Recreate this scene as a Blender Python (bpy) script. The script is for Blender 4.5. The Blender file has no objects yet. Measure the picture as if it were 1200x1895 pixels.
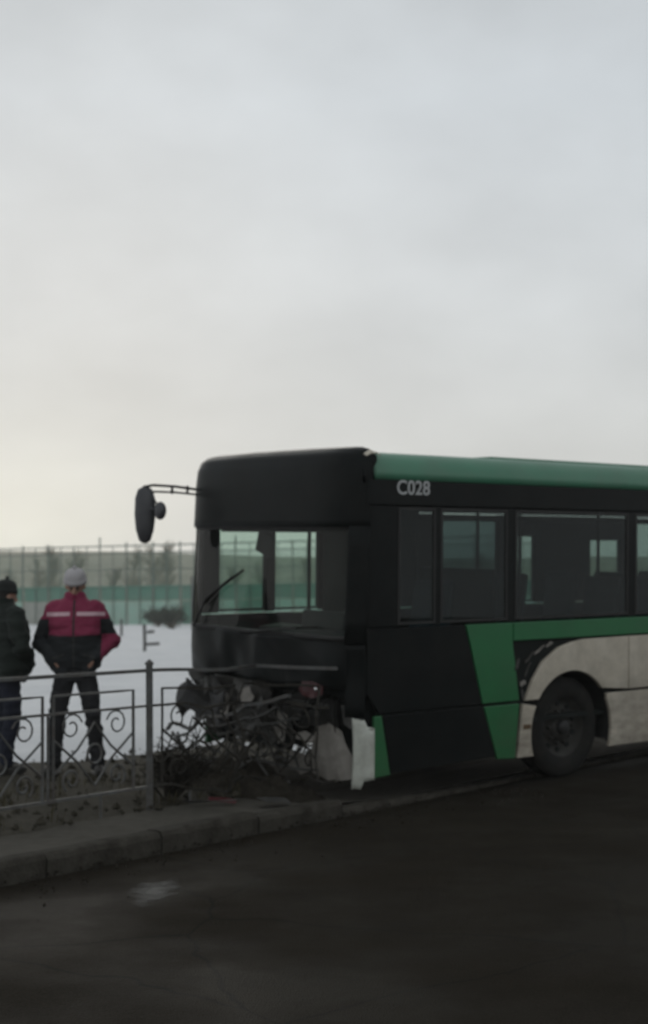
import bpy, bmesh, math, random
from mathutils import Vector, Matrix, noise
from mathutils.bvhtree import BVHTree

random.seed(7)
R = math.radians
scene = bpy.context.scene
col = scene.collection

# ------------------------------------------------------------------ camera
cam_d = bpy.data.cameras.new('camera')
cam = bpy.data.objects.new('camera', cam_d)
col.objects.link(cam)
cam.matrix_world = Matrix.Translation((0, 0, 1.669)) @ (Matrix.Rotation(R(90 + 3.624), 4, 'X') @ Matrix.Rotation(-0.0118, 4, 'Z'))
cam_d.sensor_fit = 'HORIZONTAL'
cam_d.sensor_width = 36.0
cam_d.lens = 36.0 * 2610.9 / 1200.0
cam_d.clip_start = 0.05
cam_d.clip_end = 6000
cam_d.dof.use_dof = True            # the phone focused short of the bus, so everything is a little soft
cam_d.dof.focus_distance = 4.2
cam_d.dof.aperture_fstop = 5.6
scene.camera = cam

# ------------------------------------------------------------------ sky
SUN_AZ, SUN_EL = R(-11), R(16)
world = bpy.data.worlds.new('World')
scene.world = world
world.use_nodes = True
nt = world.node_tree
nt.nodes.clear()
N, L = nt.nodes.new, nt.links.new
out = N('ShaderNodeOutputWorld'); bg = N('ShaderNodeBackground')
bg.inputs['Strength'].default_value = 0.1
sky = N('ShaderNodeTexSky'); sky.sky_type = 'NISHITA'; sky.sun_disc = False
sky.sun_elevation = SUN_EL; sky.sun_rotation = SUN_AZ
sky.air_density = 1.0; sky.dust_density = 3.0
tc = N('ShaderNodeTexCoord')
sep = N('ShaderNodeSeparateXYZ'); L(tc.outputs['Generated'], sep.inputs[0])
ramp = N('ShaderNodeValToRGB'); L(sep.outputs['Z'], ramp.inputs[0])
cr = ramp.color_ramp
cr.elements[0].position = 0.0; cr.elements[0].color = (0.70, 0.70, 0.67, 1)
cr.elements[1].position = 1.0; cr.elements[1].color = (0.43, 0.46, 0.48, 1)
for p_, c_ in ((0.10, (0.645, 0.66, 0.65, 1)), (0.2, (0.64, 0.67, 0.685, 1)), (0.34, (0.62, 0.665, 0.70, 1)), (0.5, (0.50, 0.53, 0.55, 1))):
    e = cr.elements.new(p_); e.color = c_
# thin patch in the cloud round the hidden low sun
dot = N('ShaderNodeVectorMath'); dot.operation = 'DOT_PRODUCT'
nrm = N('ShaderNodeVectorMath'); nrm.operation = 'NORMALIZE'; L(tc.outputs['Generated'], nrm.inputs[0])
L(nrm.outputs[0], dot.inputs[0])
dot.inputs[1].default_value = (math.sin(R(-13)) * math.cos(R(-1)), math.cos(R(-13)) * math.cos(R(-1)), math.sin(R(-1)))
pw = N('ShaderNodeMath'); pw.operation = 'POWER'; L(dot.outputs['Value'], pw.inputs[0]); pw.inputs[1].default_value = 170
pw.use_clamp = True
glow = N('ShaderNodeMix'); glow.data_type = 'RGBA'; glow.blend_type = 'ADD'
glow.inputs['Factor'].default_value = 1
gcol = N('ShaderNodeMix'); gcol.data_type = 'RGBA'
L(pw.outputs[0], gcol.inputs['Factor']); gcol.inputs[6].default_value = (0, 0, 0, 1); gcol.inputs[7].default_value = (0.26, 0.245, 0.15, 1)
L(ramp.outputs[0], glow.inputs[6]); L(gcol.outputs[2], glow.inputs[7])
# cloud mottling
mp = N('ShaderNodeMapping'); mp.inputs['Scale'].default_value = (5, 5, 9); L(tc.outputs['Generated'], mp.inputs[0])
nz = N('ShaderNodeTexNoise'); nz.inputs['Scale'].default_value = 1.3; nz.inputs['Detail'].default_value = 5; nz.inputs['Roughness'].default_value = 0.5
L(mp.outputs[0], nz.inputs['Vector'])
mr = N('ShaderNodeMapRange'); L(nz.outputs['Fac'], mr.inputs[0])
mr.inputs[1].default_value = 0.25; mr.inputs[2].default_value = 0.75; mr.inputs[3].default_value = 0.90; mr.inputs[4].default_value = 1.08
cl = N('ShaderNodeVectorMath'); cl.operation = 'SCALE'; L(glow.outputs[2], cl.inputs[0]); L(mr.outputs[0], cl.inputs['Scale'])
cl10 = N('ShaderNodeVectorMath'); cl10.operation = 'SCALE'; L(cl.outputs[0], cl10.inputs[0]); cl10.inputs['Scale'].default_value = 10.0
mx = N('ShaderNodeMix'); mx.data_type = 'RGBA'; mx.inputs['Factor'].default_value = 0.985
L(sky.outputs[0], mx.inputs[6]); L(cl10.outputs[0], mx.inputs[7])
L(mx.outputs[2], bg.inputs['Color']); L(bg.outputs[0], out.inputs['Surface'])

sun_d = bpy.data.lights.new('sun', 'SUN')
sun_d.energy = 0.5; sun_d.angle = R(30); sun_d.color = (1.0, 0.95, 0.86)
sun = bpy.data.objects.new('sun', sun_d); col.objects.link(sun)
sv = Vector((math.sin(SUN_AZ) * math.cos(SUN_EL), math.cos(SUN_AZ) * math.cos(SUN_EL), math.sin(SUN_EL)))
sun.rotation_euler = (-sv).to_track_quat('-Z', 'Y').to_euler()

scene.view_settings.view_transform = 'Standard'
scene.view_settings.look = 'None'
scene.view_settings.exposure = 0.0
scene.view_settings.gamma = 1.0
scene.view_settings.use_curve_mapping = False
scene.render.engine = 'CYCLES'
scene.cycles.use_denoising = True
scene.cycles.max_bounces = 8
scene.cycles.transparent_max_bounces = 24
scene.cycles.volume_bounces = 1

# ------------------------------------------------------------------ materials
MATS = {}
def mat(name, c1, c2=None, rough=0.6, metal=0.0, spec=0.5, scale=6.0, bump=0.0, bscale=40.0, dirt=None, dscale=2.0, damt=0.5, detail=6.0, coat=0.0, spray=0.0):
    """principled material with two-tone noise, optional dirt layer and fine relief"""
    if name in MATS: return MATS[name]
    m = bpy.data.materials.new(name); m.use_nodes = True
    t = m.node_tree; b = t.nodes['Principled BSDF']; n, l = t.nodes.new, t.links.new
    b.inputs['Roughness'].default_value = rough; b.inputs['Metallic'].default_value = metal
    b.inputs['Specular IOR Level'].default_value = spec
    b.inputs['Coat Weight'].default_value = coat
    co = n('ShaderNodeTexCoord')
    c2 = c2 or tuple(x * 0.8 for x in c1)
    nz = n('ShaderNodeTexNoise'); nz.inputs['Scale'].default_value = scale; nz.inputs['Detail'].default_value = detail
    nz.inputs['Roughness'].default_value = 0.6
    l(co.outputs['Object'], nz.inputs['Vector'])
    rp = n('ShaderNodeValToRGB'); rp.color_ramp.elements[0].position = 0.33; rp.color_ramp.elements[1].position = 0.67
    rp.color_ramp.elements[0].color = (*c2, 1); rp.color_ramp.elements[1].color = (*c1, 1)
    l(nz.outputs['Fac'], rp.inputs[0])
    last = rp.outputs[0]
    if dirt:
        dn = n('ShaderNodeTexNoise'); dn.inputs['Scale'].default_value = dscale; dn.inputs['Detail'].default_value = 8
        dn.inputs['Roughness'].default_value = 0.7
        l(co.outputs['Object'], dn.inputs['Vector'])
        dr = n('ShaderNodeMapRange'); dr.inputs[1].default_value = 0.42; dr.inputs[2].default_value = 0.72
        dr.inputs[3].default_value = 0.0; dr.inputs[4].default_value = damt
        l(dn.outputs['Fac'], dr.inputs[0])
        mm = n('ShaderNodeMix'); mm.data_type = 'RGBA'; l(dr.outputs[0], mm.inputs['Factor'])
        l(last, mm.inputs[6]); mm.inputs[7].default_value = (*dirt, 1); last = mm.outputs[2]
        rr = n('ShaderNodeMapRange'); rr.inputs[3].default_value = rough; rr.inputs[4].default_value = min(1, rough + 0.35)
        l(dr.outputs[0], rr.inputs[0]); l(rr.outputs[0], b.inputs['Roughness'])
    if spray:                                # road spray: broken film of grime, thickest low on the bodywork
        sx = n('ShaderNodeSeparateXYZ'); l(co.outputs['Object'], sx.inputs[0])
        gr = n('ShaderNodeMapRange'); gr.inputs[1].default_value = 1.25; gr.inputs[2].default_value = 0.2; l(sx.outputs['Z'], gr.inputs[0])
        sn = n('ShaderNodeTexNoise'); sn.inputs['Scale'].default_value = 5; sn.inputs['Detail'].default_value = 9; sn.inputs['Roughness'].default_value = 0.72
        mp_ = n('ShaderNodeMapping'); mp_.inputs['Scale'].default_value = (0.6, 1, 1.8); l(co.outputs['Object'], mp_.inputs[0]); l(mp_.outputs[0], sn.inputs['Vector'])
        sr = n('ShaderNodeMapRange'); sr.inputs[1].default_value = 0.3; sr.inputs[2].default_value = 0.7; sr.inputs[4].default_value = spray; l(sn.outputs['Fac'], sr.inputs[0])
        ml = n('ShaderNodeMath'); ml.operation = 'MULTIPLY'; l(gr.outputs[0], ml.inputs[0]); l(sr.outputs[0], ml.inputs[1])
        ms_ = n('ShaderNodeMix'); ms_.data_type = 'RGBA'; l(ml.outputs[0], ms_.inputs['Factor']); l(last, ms_.inputs[6]); ms_.inputs[7].default_value = (0.085, 0.072, 0.055, 1); last = ms_.outputs[2]
    l(last, b.inputs['Base Color'])
    if bump:
        bn = n('ShaderNodeTexNoise'); bn.inputs['Scale'].default_value = bscale; bn.inputs['Detail'].default_value = 6
        l(co.outputs['Object'], bn.inputs['Vector'])
        bp = n('ShaderNodeBump'); bp.inputs['Strength'].default_value = bump; bp.inputs['Distance'].default_value = 0.02
        l(bn.outputs['Fac'], bp.inputs['Height']); l(bp.outputs[0], b.inputs['Normal'])
    MATS[name] = m
    return m

def glass(name, tint, refl=1.0, rough=0.02, dirt=0.06):
    """thin tinted sheet glass with a dusty film: transparent tint, Fresnel gloss, a little diffuse dust"""
    if name in MATS: return MATS[name]
    m = bpy.data.materials.new(name); m.use_nodes = True
    t = m.node_tree; t.nodes.clear(); n, l = t.nodes.new, t.links.new
    o = n('ShaderNodeOutputMaterial'); tr = n('ShaderNodeBsdfTransparent'); tr.inputs[0].default_value = (*tint, 1)
    gl = n('ShaderNodeBsdfGlossy'); gl.inputs['Roughness'].default_value = rough
    fr = n('ShaderNodeFresnel'); ge = n('ShaderNodeNewGeometry'); io = n('ShaderNodeMapRange'); io.inputs[3].default_value = 1.5; io.inputs[4].default_value = 1 / 1.5
    l(ge.outputs['Backfacing'], io.inputs[0]); l(io.outputs[0], fr.inputs['IOR'])
    fm = n('ShaderNodeMath'); fm.operation = 'MULTIPLY'; fm.inputs[1].default_value = refl; l(fr.outputs[0], fm.inputs[0])
    s1 = n('ShaderNodeMixShader'); l(fm.outputs[0], s1.inputs[0]); l(tr.outputs[0], s1.inputs[1]); l(gl.outputs[0], s1.inputs[2])
    df = n('ShaderNodeBsdfDiffuse'); df.inputs[0].default_value = (0.35, 0.33, 0.30, 1)
    co = n('ShaderNodeTexCoord'); nz = n('ShaderNodeTexNoise'); nz.inputs['Scale'].default_value = 3; nz.inputs['Detail'].default_value = 8
    l(co.outputs['Object'], nz.inputs['Vector'])
    dm = n('ShaderNodeMapRange'); dm.inputs[1].default_value = 0.35; dm.inputs[2].default_value = 0.75; dm.inputs[3].default_value = dirt * 0.3; dm.inputs[4].default_value = dirt
    l(nz.outputs['Fac'], dm.inputs[0])
    s2 = n('ShaderNodeMixShader'); l(dm.outputs[0], s2.inputs[0]); l(s1.outputs[0], s2.inputs[1]); l(df.outputs[0], s2.inputs[2])
    l(s2.outputs[0], o.inputs['Surface'])
    MATS[name] = m
    return m

M_ASPH = None
M_GREEN = mat('green_paint', (0.014, 0.155, 0.050), (0.012, 0.13, 0.043), rough=0.32, scale=3, dirt=(0.075, 0.07, 0.058), dscale=1.6, damt=0.12, bump=0.02, bscale=3, spray=0.4)
M_WHITE = mat('dirty_white_paint', (0.62, 0.565, 0.475), (0.55, 0.495, 0.40), rough=0.4, scale=2.5, dirt=(0.20, 0.17, 0.13), dscale=2.4, damt=0.6, bump=0.02, bscale=3, spray=0.95)
M_BLACK = mat('black_paint', (0.007, 0.009, 0.009), (0.005, 0.006, 0.006), rough=0.35, scale=3, dirt=(0.022, 0.022, 0.019), dscale=2.2, damt=0.35, spec=0.10)
M_PLASTIC = mat('black_plastic', (0.014, 0.014, 0.014), (0.009, 0.009, 0.009), rough=0.6, scale=9, dirt=(0.04, 0.037, 0.032), dscale=4, damt=0.6, bump=0.1)
M_RUBBER = mat('tyre_rubber', (0.015, 0.0145, 0.014), (0.011, 0.011, 0.010), rough=0.9, scale=9, dirt=(0.036, 0.033, 0.028), dscale=5, damt=0.7, bump=0.15, spec=0.2)
M_RIM = mat('dusty_steel_rim', (0.055, 0.054, 0.05), (0.035, 0.034, 0.03), rough=0.75, metal=0.1, scale=7, dirt=(0.04, 0.035, 0.03), damt=0.8, spec=0.25)
M_INT = mat('dark_interior', (0.014, 0.017, 0.016), (0.010, 0.012, 0.011), rough=0.8, scale=4, spec=0.2)
M_SEAT = mat('seat_fabric', (0.03, 0.05, 0.06), (0.02, 0.03, 0.04), rough=0.95, scale=20, spec=0.2)
M_STEEL = mat('grey_steel', (0.22, 0.22, 0.21), (0.14, 0.14, 0.13), rough=0.45, metal=0.6, scale=8)
M_BENT = mat('torn_metal', (0.075, 0.075, 0.07), (0.03, 0.03, 0.028), rough=0.55, metal=0.3, scale=9, dirt=(0.045, 0.035, 0.025), damt=0.6, bump=0.2)
M_BUMP = mat('grey_bumper_plastic', (0.30, 0.28, 0.25), (0.20, 0.185, 0.165), rough=0.6, scale=5, dirt=(0.07, 0.06, 0.05), dscale=5, damt=0.7, bump=0.1)
M_CHROME = mat('lamp_reflector', (0.85, 0.85, 0.83), (0.7, 0.7, 0.7), rough=0.12, metal=1.0)
M_RED = mat('red_lens', (0.10, 0.014, 0.018), (0.05, 0.008, 0.01), rough=0.3, scale=12, dirt=(0.04, 0.03, 0.03), damt=0.6)
M_LETTER = mat('white_lettering', (0.46, 0.47, 0.47), (0.38, 0.39, 0.39), rough=0.5)
M_WIND = glass('windscreen_glass', (0.72, 0.83, 0.78), refl=0.5, dirt=0.05)
M_SIDE = glass('side_window_glass', (0.53, 0.60, 0.585), refl=0.65, dirt=0.025)
M_FAR = glass('far_window_glass', (0.82, 0.885, 0.855), refl=0.6, dirt=0.03)
M_DIM = glass('tinted_far_glass', (0.40, 0.47, 0.47), refl=0.6, dirt=0.03)
M_LENS = glass('headlamp_lens', (0.85, 0.86, 0.85), refl=1.3, dirt=0.08)
M_IRON = mat('painted_iron', (0.115, 0.118, 0.115), (0.07, 0.072, 0.07), rough=0.55, metal=0.2, scale=14, dirt=(0.075, 0.045, 0.03), dscale=9, damt=0.5, bump=0.15)

# ------------------------------------------------------------------ mesh helpers
class MB:
    def __init__(s): s.v = []; s.f = []
    def add(s, vs, fs):
        o = len(s.v); s.v += [tuple(v) for v in vs]; s.f += [tuple(i + o for i in f) for f in fs]; return s
    def box(s, lo, hi, rot=None, piv=None):
        x0, y0, z0 = lo; x1, y1, z1 = hi
        vs = [Vector(p) for p in ((x0, y0, z0), (x1, y0, z0), (x1, y1, z0), (x0, y1, z0), (x0, y0, z1), (x1, y0, z1), (x1, y1, z1), (x0, y1, z1))]
        if rot is not None:
            c = Vector(piv) if piv is not None else sum(vs, Vector()) / 8
            vs = [rot @ (v - c) + c for v in vs]
        return s.add(vs, [(0, 3, 2, 1), (4, 5, 6, 7), (0, 1, 5, 4), (1, 2, 6, 5), (2, 3, 7, 6), (3, 0, 4, 7)])
    def tube(s, pts, r, seg=8, cap=True, flat=None):
        pts = [Vector(p) for p in pts]; n = len(pts)
        rs = r if isinstance(r, (list, tuple)) else [r] * n
        vs = []; up = None
        for i, p in enumerate(pts):
            d = (pts[min(i + 1, n - 1)] - pts[max(i - 1, 0)])
            d = d.normalized() if d.length > 1e-9 else Vector((0, 0, 1))
            if up is None:
                up = Vector((0, 0, 1)) if abs(d.z) < 0.9 else Vector((1, 0, 0))
            a = d.cross(up)
            if a.length < 1e-6: a = d.cross(Vector((0, 1, 0)))
            a.normalize(); b = a.cross(d).normalized(); up = b
            for k in range(seg):
                t = 2 * math.pi * (k + 0.5) / seg
                vs.append(p + a * (math.cos(t) * rs[i]) + b * (math.sin(t) * rs[i]))
        fs = []
        for i in range(n - 1):
            for k in range(seg):
                fs.append((i * seg + k, i * seg + (k + 1) % seg, (i + 1) * seg + (k + 1) % seg, (i + 1) * seg + k))
        if cap:
            fs.append(tuple(reversed(range(seg)))); fs.append(tuple((n - 1) * seg + k for k in range(seg)))
        return s.add(vs, fs)
    def bar(s, a, b, w): return s.tube([a, b], w * 0.707, 4)
    def prism(s, poly, fn, d0, d1):
        """poly: 2d outline; fn(u, v, d) -> point"""
        n = len(poly)
        vs = [fn(u, v, d0) for u, v in poly] + [fn(u, v, d1) for u, v in poly]
        fs = [tuple(range(n)), tuple(reversed(range(n, 2 * n)))]
        for i in range(n): fs.append((i, i + n, (i + 1) % n + n, (i + 1) % n))
        return s.add(vs, fs)
    def lathe(s, prof, seg, fn, closed=False):
        """prof: (radius, axial); fn(radius cos, radius sin, axial) -> point"""
        n = len(prof); vs = []
        for k in range(seg):
            t = 2 * math.pi * k / seg
            for r, a in prof: vs.append(fn(r * math.cos(t), r * math.sin(t), a))
        fs = []
        for k in range(seg):
            k2 = (k + 1) % seg
            for i in range(n - 1): fs.append((k * n + i, k2 * n + i, k2 * n + i + 1, k * n + i + 1))
        return s.add(vs, fs)
    def grid(s, nu, nv, fn):
        vs = [fn(i / nu, j / nv) for j in range(nv + 1) for i in range(nu + 1)]
        fs = [(j * (nu + 1) + i, j * (nu + 1) + i + 1, (j + 1) * (nu + 1) + i + 1, (j + 1) * (nu + 1) + i) for j in range(nv) for i in range(nu)]
        return s.add(vs, fs)
    def ball(s, c, r, seg=16, rings=10, rot=None):
        c = Vector(c); rx, ry, rz = r if isinstance(r, (tuple, list)) else (r, r, r)
        vs = []
        for j in range(rings + 1):
            ph = math.pi * j / rings
            for i in range(seg):
                t = 2 * math.pi * i / seg
                v = Vector((rx * math.sin(ph) * math.cos(t), ry * math.sin(ph) * math.sin(t), rz * math.cos(ph)))
                vs.append(c + (rot @ v if rot is not None else v))
        fs = []
        for j in range(rings):
            for i in range(seg): fs.append((j * seg + i, (j + 1) * seg + i, (j + 1) * seg + (i + 1) % seg, j * seg + (i + 1) % seg))
        return s.add(vs, fs)
    def mesh(s, name, m, smooth=False):
        me = bpy.data.meshes.new(name); me.from_pydata(s.v, [], s.f)
        bm = bmesh.new(); bm.from_mesh(me)
        bmesh.ops.remove_doubles(bm, verts=bm.verts, dist=1e-5)
        bmesh.ops.recalc_face_normals(bm, faces=bm.faces)
        bm.to_mesh(me); bm.free()
        if m: me.materials.append(m)
        if smooth: me.polygons.foreach_set('use_smooth', [True] * len(me.polygons))
        me.update(); return me
    def build(s, name, m, parent=None, smooth=False, bevel=0.0, solid=0.0):
        o = bpy.data.objects.new(name, s.mesh(name, m, smooth)); col.objects.link(o)
        if parent: o.parent = parent
        if solid:
            md = o.modifiers.new('solid', 'SOLIDIFY'); md.thickness = solid
        if bevel:
            md = o.modifiers.new('bevel', 'BEVEL'); md.width = bevel; md.segments = 2; md.limit_method = 'ANGLE'; md.angle_limit = R(40)
        return o

def empty(name, loc=(0, 0, 0), rz=0):
    o = bpy.data.objects.new(name, None); col.objects.link(o); o.location = loc; o.rotation_euler = (0, 0, rz)
    o.empty_display_size = 0.2
    return o
def tag(o, label, cat, group=None):
    o['label'] = label; o['category'] = cat
    if group: o['group'] = group
    return o
def structure(o): o['kind'] = 'structure'; return o
def fbm(p, sc=1.0, oct=4): return noise.fractal(Vector(p) * sc, 1.0, 2.0, oct)
def sstep(a, b, x):
    t = max(0, min(1, (x - a) / (b - a))); return t * t * (3 - 2 * t)

# street frame: u runs along the kerb away from the viewer, v is metres to the left of the kerb face
U = Vector((0.626, 0.780, 0)).normalized(); NV = Vector((-U.y, U.x, 0)); K0 = Vector((-1.12, 9.70, 0))
def S(u, v, z=0.0): p = K0 + U * u + NV * v; return Vector((p.x, p.y, z))

# ------------------------------------------------------------------ ground
def ground_material(name, cols, scales, rough, bump, bscale, spec=0.2):
    m = bpy.data.materials.new(name); m.use_nodes = True
    t = m.node_tree; b = t.nodes['Principled BSDF']; n, l = t.nodes.new, t.links.new
    b.inputs['Roughness'].default_value = rough; b.inputs['Specular IOR Level'].default_value = spec
    co = n('ShaderNodeTexCoord'); last = None
    for i, sc in enumerate(scales):
        nz = n('ShaderNodeTexNoise'); nz.inputs['Scale'].default_value = sc; nz.inputs['Detail'].default_value = 8; nz.inputs['Roughness'].default_value = 0.62
        l(co.outputs['Object'], nz.inputs['Vector'])
        rp = n('ShaderNodeMapRange'); rp.inputs[1].default_value = 0.36; rp.inputs[2].default_value = 0.64; l(nz.outputs['Fac'], rp.inputs[0])
        mm = n('ShaderNodeMix'); mm.data_type = 'RGBA'
        l(rp.outputs[0], mm.inputs['Factor'])
        if last is None: mm.inputs[6].default_value = (*cols[0], 1)
        else: l(last, mm.inputs[6])
        mm.inputs[7].default_value = (*cols[i + 1], 1)
        if i: 
            hf = n('ShaderNodeMath'); hf.operation = 'MULTIPLY'; hf.inputs[1].default_value = 0.55; l(rp.outputs[0], hf.inputs[0]); l(hf.outputs[0], mm.inputs['Factor'])
        last = mm.outputs[2]
    l(last, b.inputs['Base Color'])
    bn = n('ShaderNodeTexNoise'); bn.inputs['Scale'].default_value = bscale; bn.inputs['Detail'].default_value = 8
    l(co.outputs['Object'], bn.inputs['Vector'])
    bp = n('ShaderNodeBump'); bp.inputs['Strength'].default_value = bump; bp.inputs['Distance'].default_value = 0.03
    l(bn.outputs['Fac'], bp.inputs['Height']); l(bp.outputs[0], b.inputs['Normal'])
    return m

M_ASPH = ground_material('wet_asphalt', [(0.0145, 0.0112, 0.0072), (0.021, 0.017, 0.0115), (0.009, 0.0072, 0.005), (0.036, 0.030, 0.022)], (0.55, 1.9, 90), 0.8, 0.6, 110, 0.05)
def road_wear(m):
    t = m.node_tree; b = t.nodes['Principled BSDF']; n, l = t.nodes.new, t.links.new
    co = n('ShaderNodeTexCoord')
    nz = n('ShaderNodeTexNoise'); nz.inputs['Scale'].default_value = 0.9; nz.inputs['Detail'].default_value = 6; l(co.outputs['Object'], nz.inputs['Vector'])
    mr = n('ShaderNodeMapRange'); mr.inputs[1].default_value = 0.38; mr.inputs[2].default_value = 0.66; mr.inputs[3].default_value = 0.55; mr.inputs[4].default_value = 0.95
    l(nz.outputs['Fac'], mr.inputs[0]); l(mr.outputs[0], b.inputs['Roughness'])
    wz = n('ShaderNodeTexNoise'); wz.inputs['Scale'].default_value = 2.5; l(co.outputs['Object'], wz.inputs['Vector'])
    wa = n('ShaderNodeMix'); wa.data_type = 'RGBA'; wa.inputs['Factor'].default_value = 0.12; l(co.outputs['Object'], wa.inputs[6]); l(wz.outputs['Color'], wa.inputs[7])
    vo = n('ShaderNodeTexVoronoi'); vo.feature = 'DISTANCE_TO_EDGE'; vo.inputs['Scale'].default_value = 0.6; l(wa.outputs[2], vo.inputs['Vector'])
    cr_ = n('ShaderNodeMapRange'); cr_.inputs[1].default_value = 0.0; cr_.inputs[2].default_value = 0.006; l(vo.outputs['Distance'], cr_.inputs[0])
    old = b.inputs['Base Color'].links[0].from_socket
    mm = n('ShaderNodeMix'); mm.data_type = 'RGBA'; l(cr_.outputs[0], mm.inputs['Factor']); mm.inputs[6].default_value = (0.011, 0.010, 0.008, 1); l(old, mm.inputs[7])
    l(mm.outputs[2], b.inputs['Base Color'])
road_wear(M_ASPH)
M_SNOW = ground_material('old_snow', [(0.70, 0.71, 0.72), (0.62, 0.63, 0.64), (0.74, 0.74, 0.75)], (0.35, 2.5), 0.85, 0.5, 6, 0.1)
M_MUD = ground_material('muddy_verge', [(0.060, 0.054, 0.042), (0.040, 0.036, 0.027), (0.085, 0.078, 0.06), (0.03, 0.027, 0.02)], (0.9, 5, 30), 0.95, 0.9, 25, 0.1)
M_WALK = ground_material('dusty_pavement', [(0.078, 0.072, 0.060), (0.055, 0.050, 0.041), (0.10, 0.093, 0.08)], (0.8, 12), 0.95, 0.5, 60, 0.1)
M_KERB = mat('kerb_concrete', (0.075, 0.069, 0.058), (0.045, 0.041, 0.034), rough=0.95, scale=5, dirt=(0.022, 0.019, 0.015), dscale=3, damt=0.9, bump=0.6, spec=0.1)

# distant terrain: one sheet to the horizon
mb = MB()
mb.add([(-900, -300, -0.12), (900, -300, -0.12), (900, 1500, -0.12), (-900, 1500, -0.12)], [(0, 1, 2, 3)])
structure(mb.build('terrain', M_SNOW))

def drop(u): return sstep(0.9, 3.0, u)          # the kerb is dropped to road level where the bus crossed it
# road with a gentle crown and dips
def road_fn(a, b):
    u = -26 + 90 * a; v = 0.0 - 16 * b
    z = 0.012 * fbm((u, v, 0), 0.35, 3) - 0.012
    if b == 0: z = -0.03
    return S(u, v, z)
mb = MB().grid(150, 40, road_fn)
structure(mb.build('road', M_ASPH, smooth=True))

# kerb: separate stones
kerb = structure(empty('kerb', S(0, 0, 0)))
kerb_meshes = []
for i in range(4):
    k = MB(); ln = 0.985
    def kf(a, b, i=i):
        pr = [(0.012, -0.1), (0.0, 0.085), (0.018, 0.115), (0.05, 0.122), (0.148, 0.121), (0.15, -0.1)]
        j = min(int(b * 5 + 0.5), 5); v, z = pr[j]
        w = 0.006 * noise.noise(Vector((a * 6 + i * 7, b * 3, i)))
        if j in (1, 2) : w -= 0.035 * max(0, noise.noise(Vector((a * 9 + 31 * i, i * 3.3, 0.5))))
        return (a * ln, v - w, z + w)
    k.grid(12, 5, kf)
    n0 = len(k.v)
    k.f += [tuple(j * 13 for j in range(6)), tuple(j * 13 + 12 for j in reversed(range(6)))]
    kerb_meshes.append(k.mesh('kerb_stone', M_KERB))
ang = math.atan2(U.y, U.x)
for i in range(-8, 12):
    o = bpy.data.objects.new('kerb_stone', kerb_meshes[i % 4]); col.objects.link(o); o.parent = kerb
    p = U * i; o.location = (p.x, p.y, random.uniform(-0.006, 0.006) - 0.115 * drop(i + 0.5)); o.rotation_euler = (0, 0, ang + random.uniform(-0.006, 0.006))

# narrow pavement between kerb and fence, then the muddy verge
mb = MB().grid(120, 6, lambda a, b: S(-24 + 60 * a, 0.148 + 0.72 * b, 0.108 - 0.095 * drop(-24 + 60 * a) + 0.01 * (1 - 0.6 * drop(-24 + 60 * a)) * fbm((60 * a, b, 3), 1.5, 3)))
structure(mb.build('pavement', M_WALK, smooth=True))
def verge_fn(a, b):
    u = -24 + 60 * a; v = 0.82 + 7.2 * b
    z = 0.10 + 0.035 * fbm((u, v, 9), 0.9, 4) + 0.02 * sstep(0.82, 1.6, v)
    z -= 0.085 * drop(u) * (1 - sstep(1.0, 2.6, v))
    return S(u, v, z)
mb = MB().grid(220, 40, verge_fn)
structure(mb.build('verge', M_MUD, smooth=True))

# snow field: thin and patchy at its near edge, deepening outwards
def snow_fn(a, b):
    v = 2.6 + 230 * b ** 2.6
    u = -40 + 70 * a if b < 0.4 else (-40 + 70 * a) * (1 + (b - 0.4) * 5)
    d = 0.30 * sstep(2.0, 4.9, v) - 0.10
    z = 0.05 + d + 0.10 * fbm((u, v, 2), 0.6, 5) * (1 + 0.4 * sstep(8, 30, v)) - 0.1 * sstep(8, 60, v)
    return S(u, v, z)
mb = MB().grid(260, 150, snow_fn)
structure(mb.build('snow_field', M_SNOW, smooth=True))

# rounded dry hill far behind the sports ground
def hill_fn(a, b):
    x = -300 + 600 * a; y = 175 + 120 * b
    prof = math.sin(math.pi * b) ** 0.8
    h = 10.4 + 0.5 * math.sin(x * 0.03 + 1.0) - 0.045 * max(-40, min(40, x + 30)) + 0.5 * fbm((x, 0, 5), 0.05, 3)
    return (x, y, -0.5 + h * prof)
M_HILL = ground_material('dry_hillside', [(0.36, 0.335, 0.25), (0.28, 0.265, 0.20), (0.42, 0.40, 0.32)], (0.05, 0.3), 0.95, 0.3, 0.5, 0.05)  # hill tones lightened, distance haze worked into the colour
mb = MB().grid(80, 16, hill_fn)
structure(mb.build('hill', M_HILL, smooth=True))

# ------------------------------------------------------------------ bus
BUS_L, BUS_W, WS = 10.4, 2.5, 2.66
bus = empty('bus')
bus.matrix_world = Matrix.Translation((0.1882, 11.5502, -0.0401)) @ Matrix.Rotation(R(38.507), 4, 'Z') @ Matrix.Rotation(-0.0136, 4, 'Y') @ Matrix.Rotation(0.0484, 4, 'X')
BUSM = bus.matrix_world.copy()
tag(bus, 'green and white city bus with a smashed black front across the kerb', 'bus')
def B(s, t, z): return Vector((s, t, z))
def bw(s, t, z): return BUSM @ Vector((s, t, z))
def side(u, v, d): return (u, d, v)
def rside(u, v, d): return (u, BUS_W - d, v)
def panel(name, poly, m, d0=0.0, d1=0.035, fn=side, parent=None, bevel=0.006):
    return MB().prism(poly, fn, d0, d1).build(name, m, parent or bus, bevel=bevel)

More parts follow.
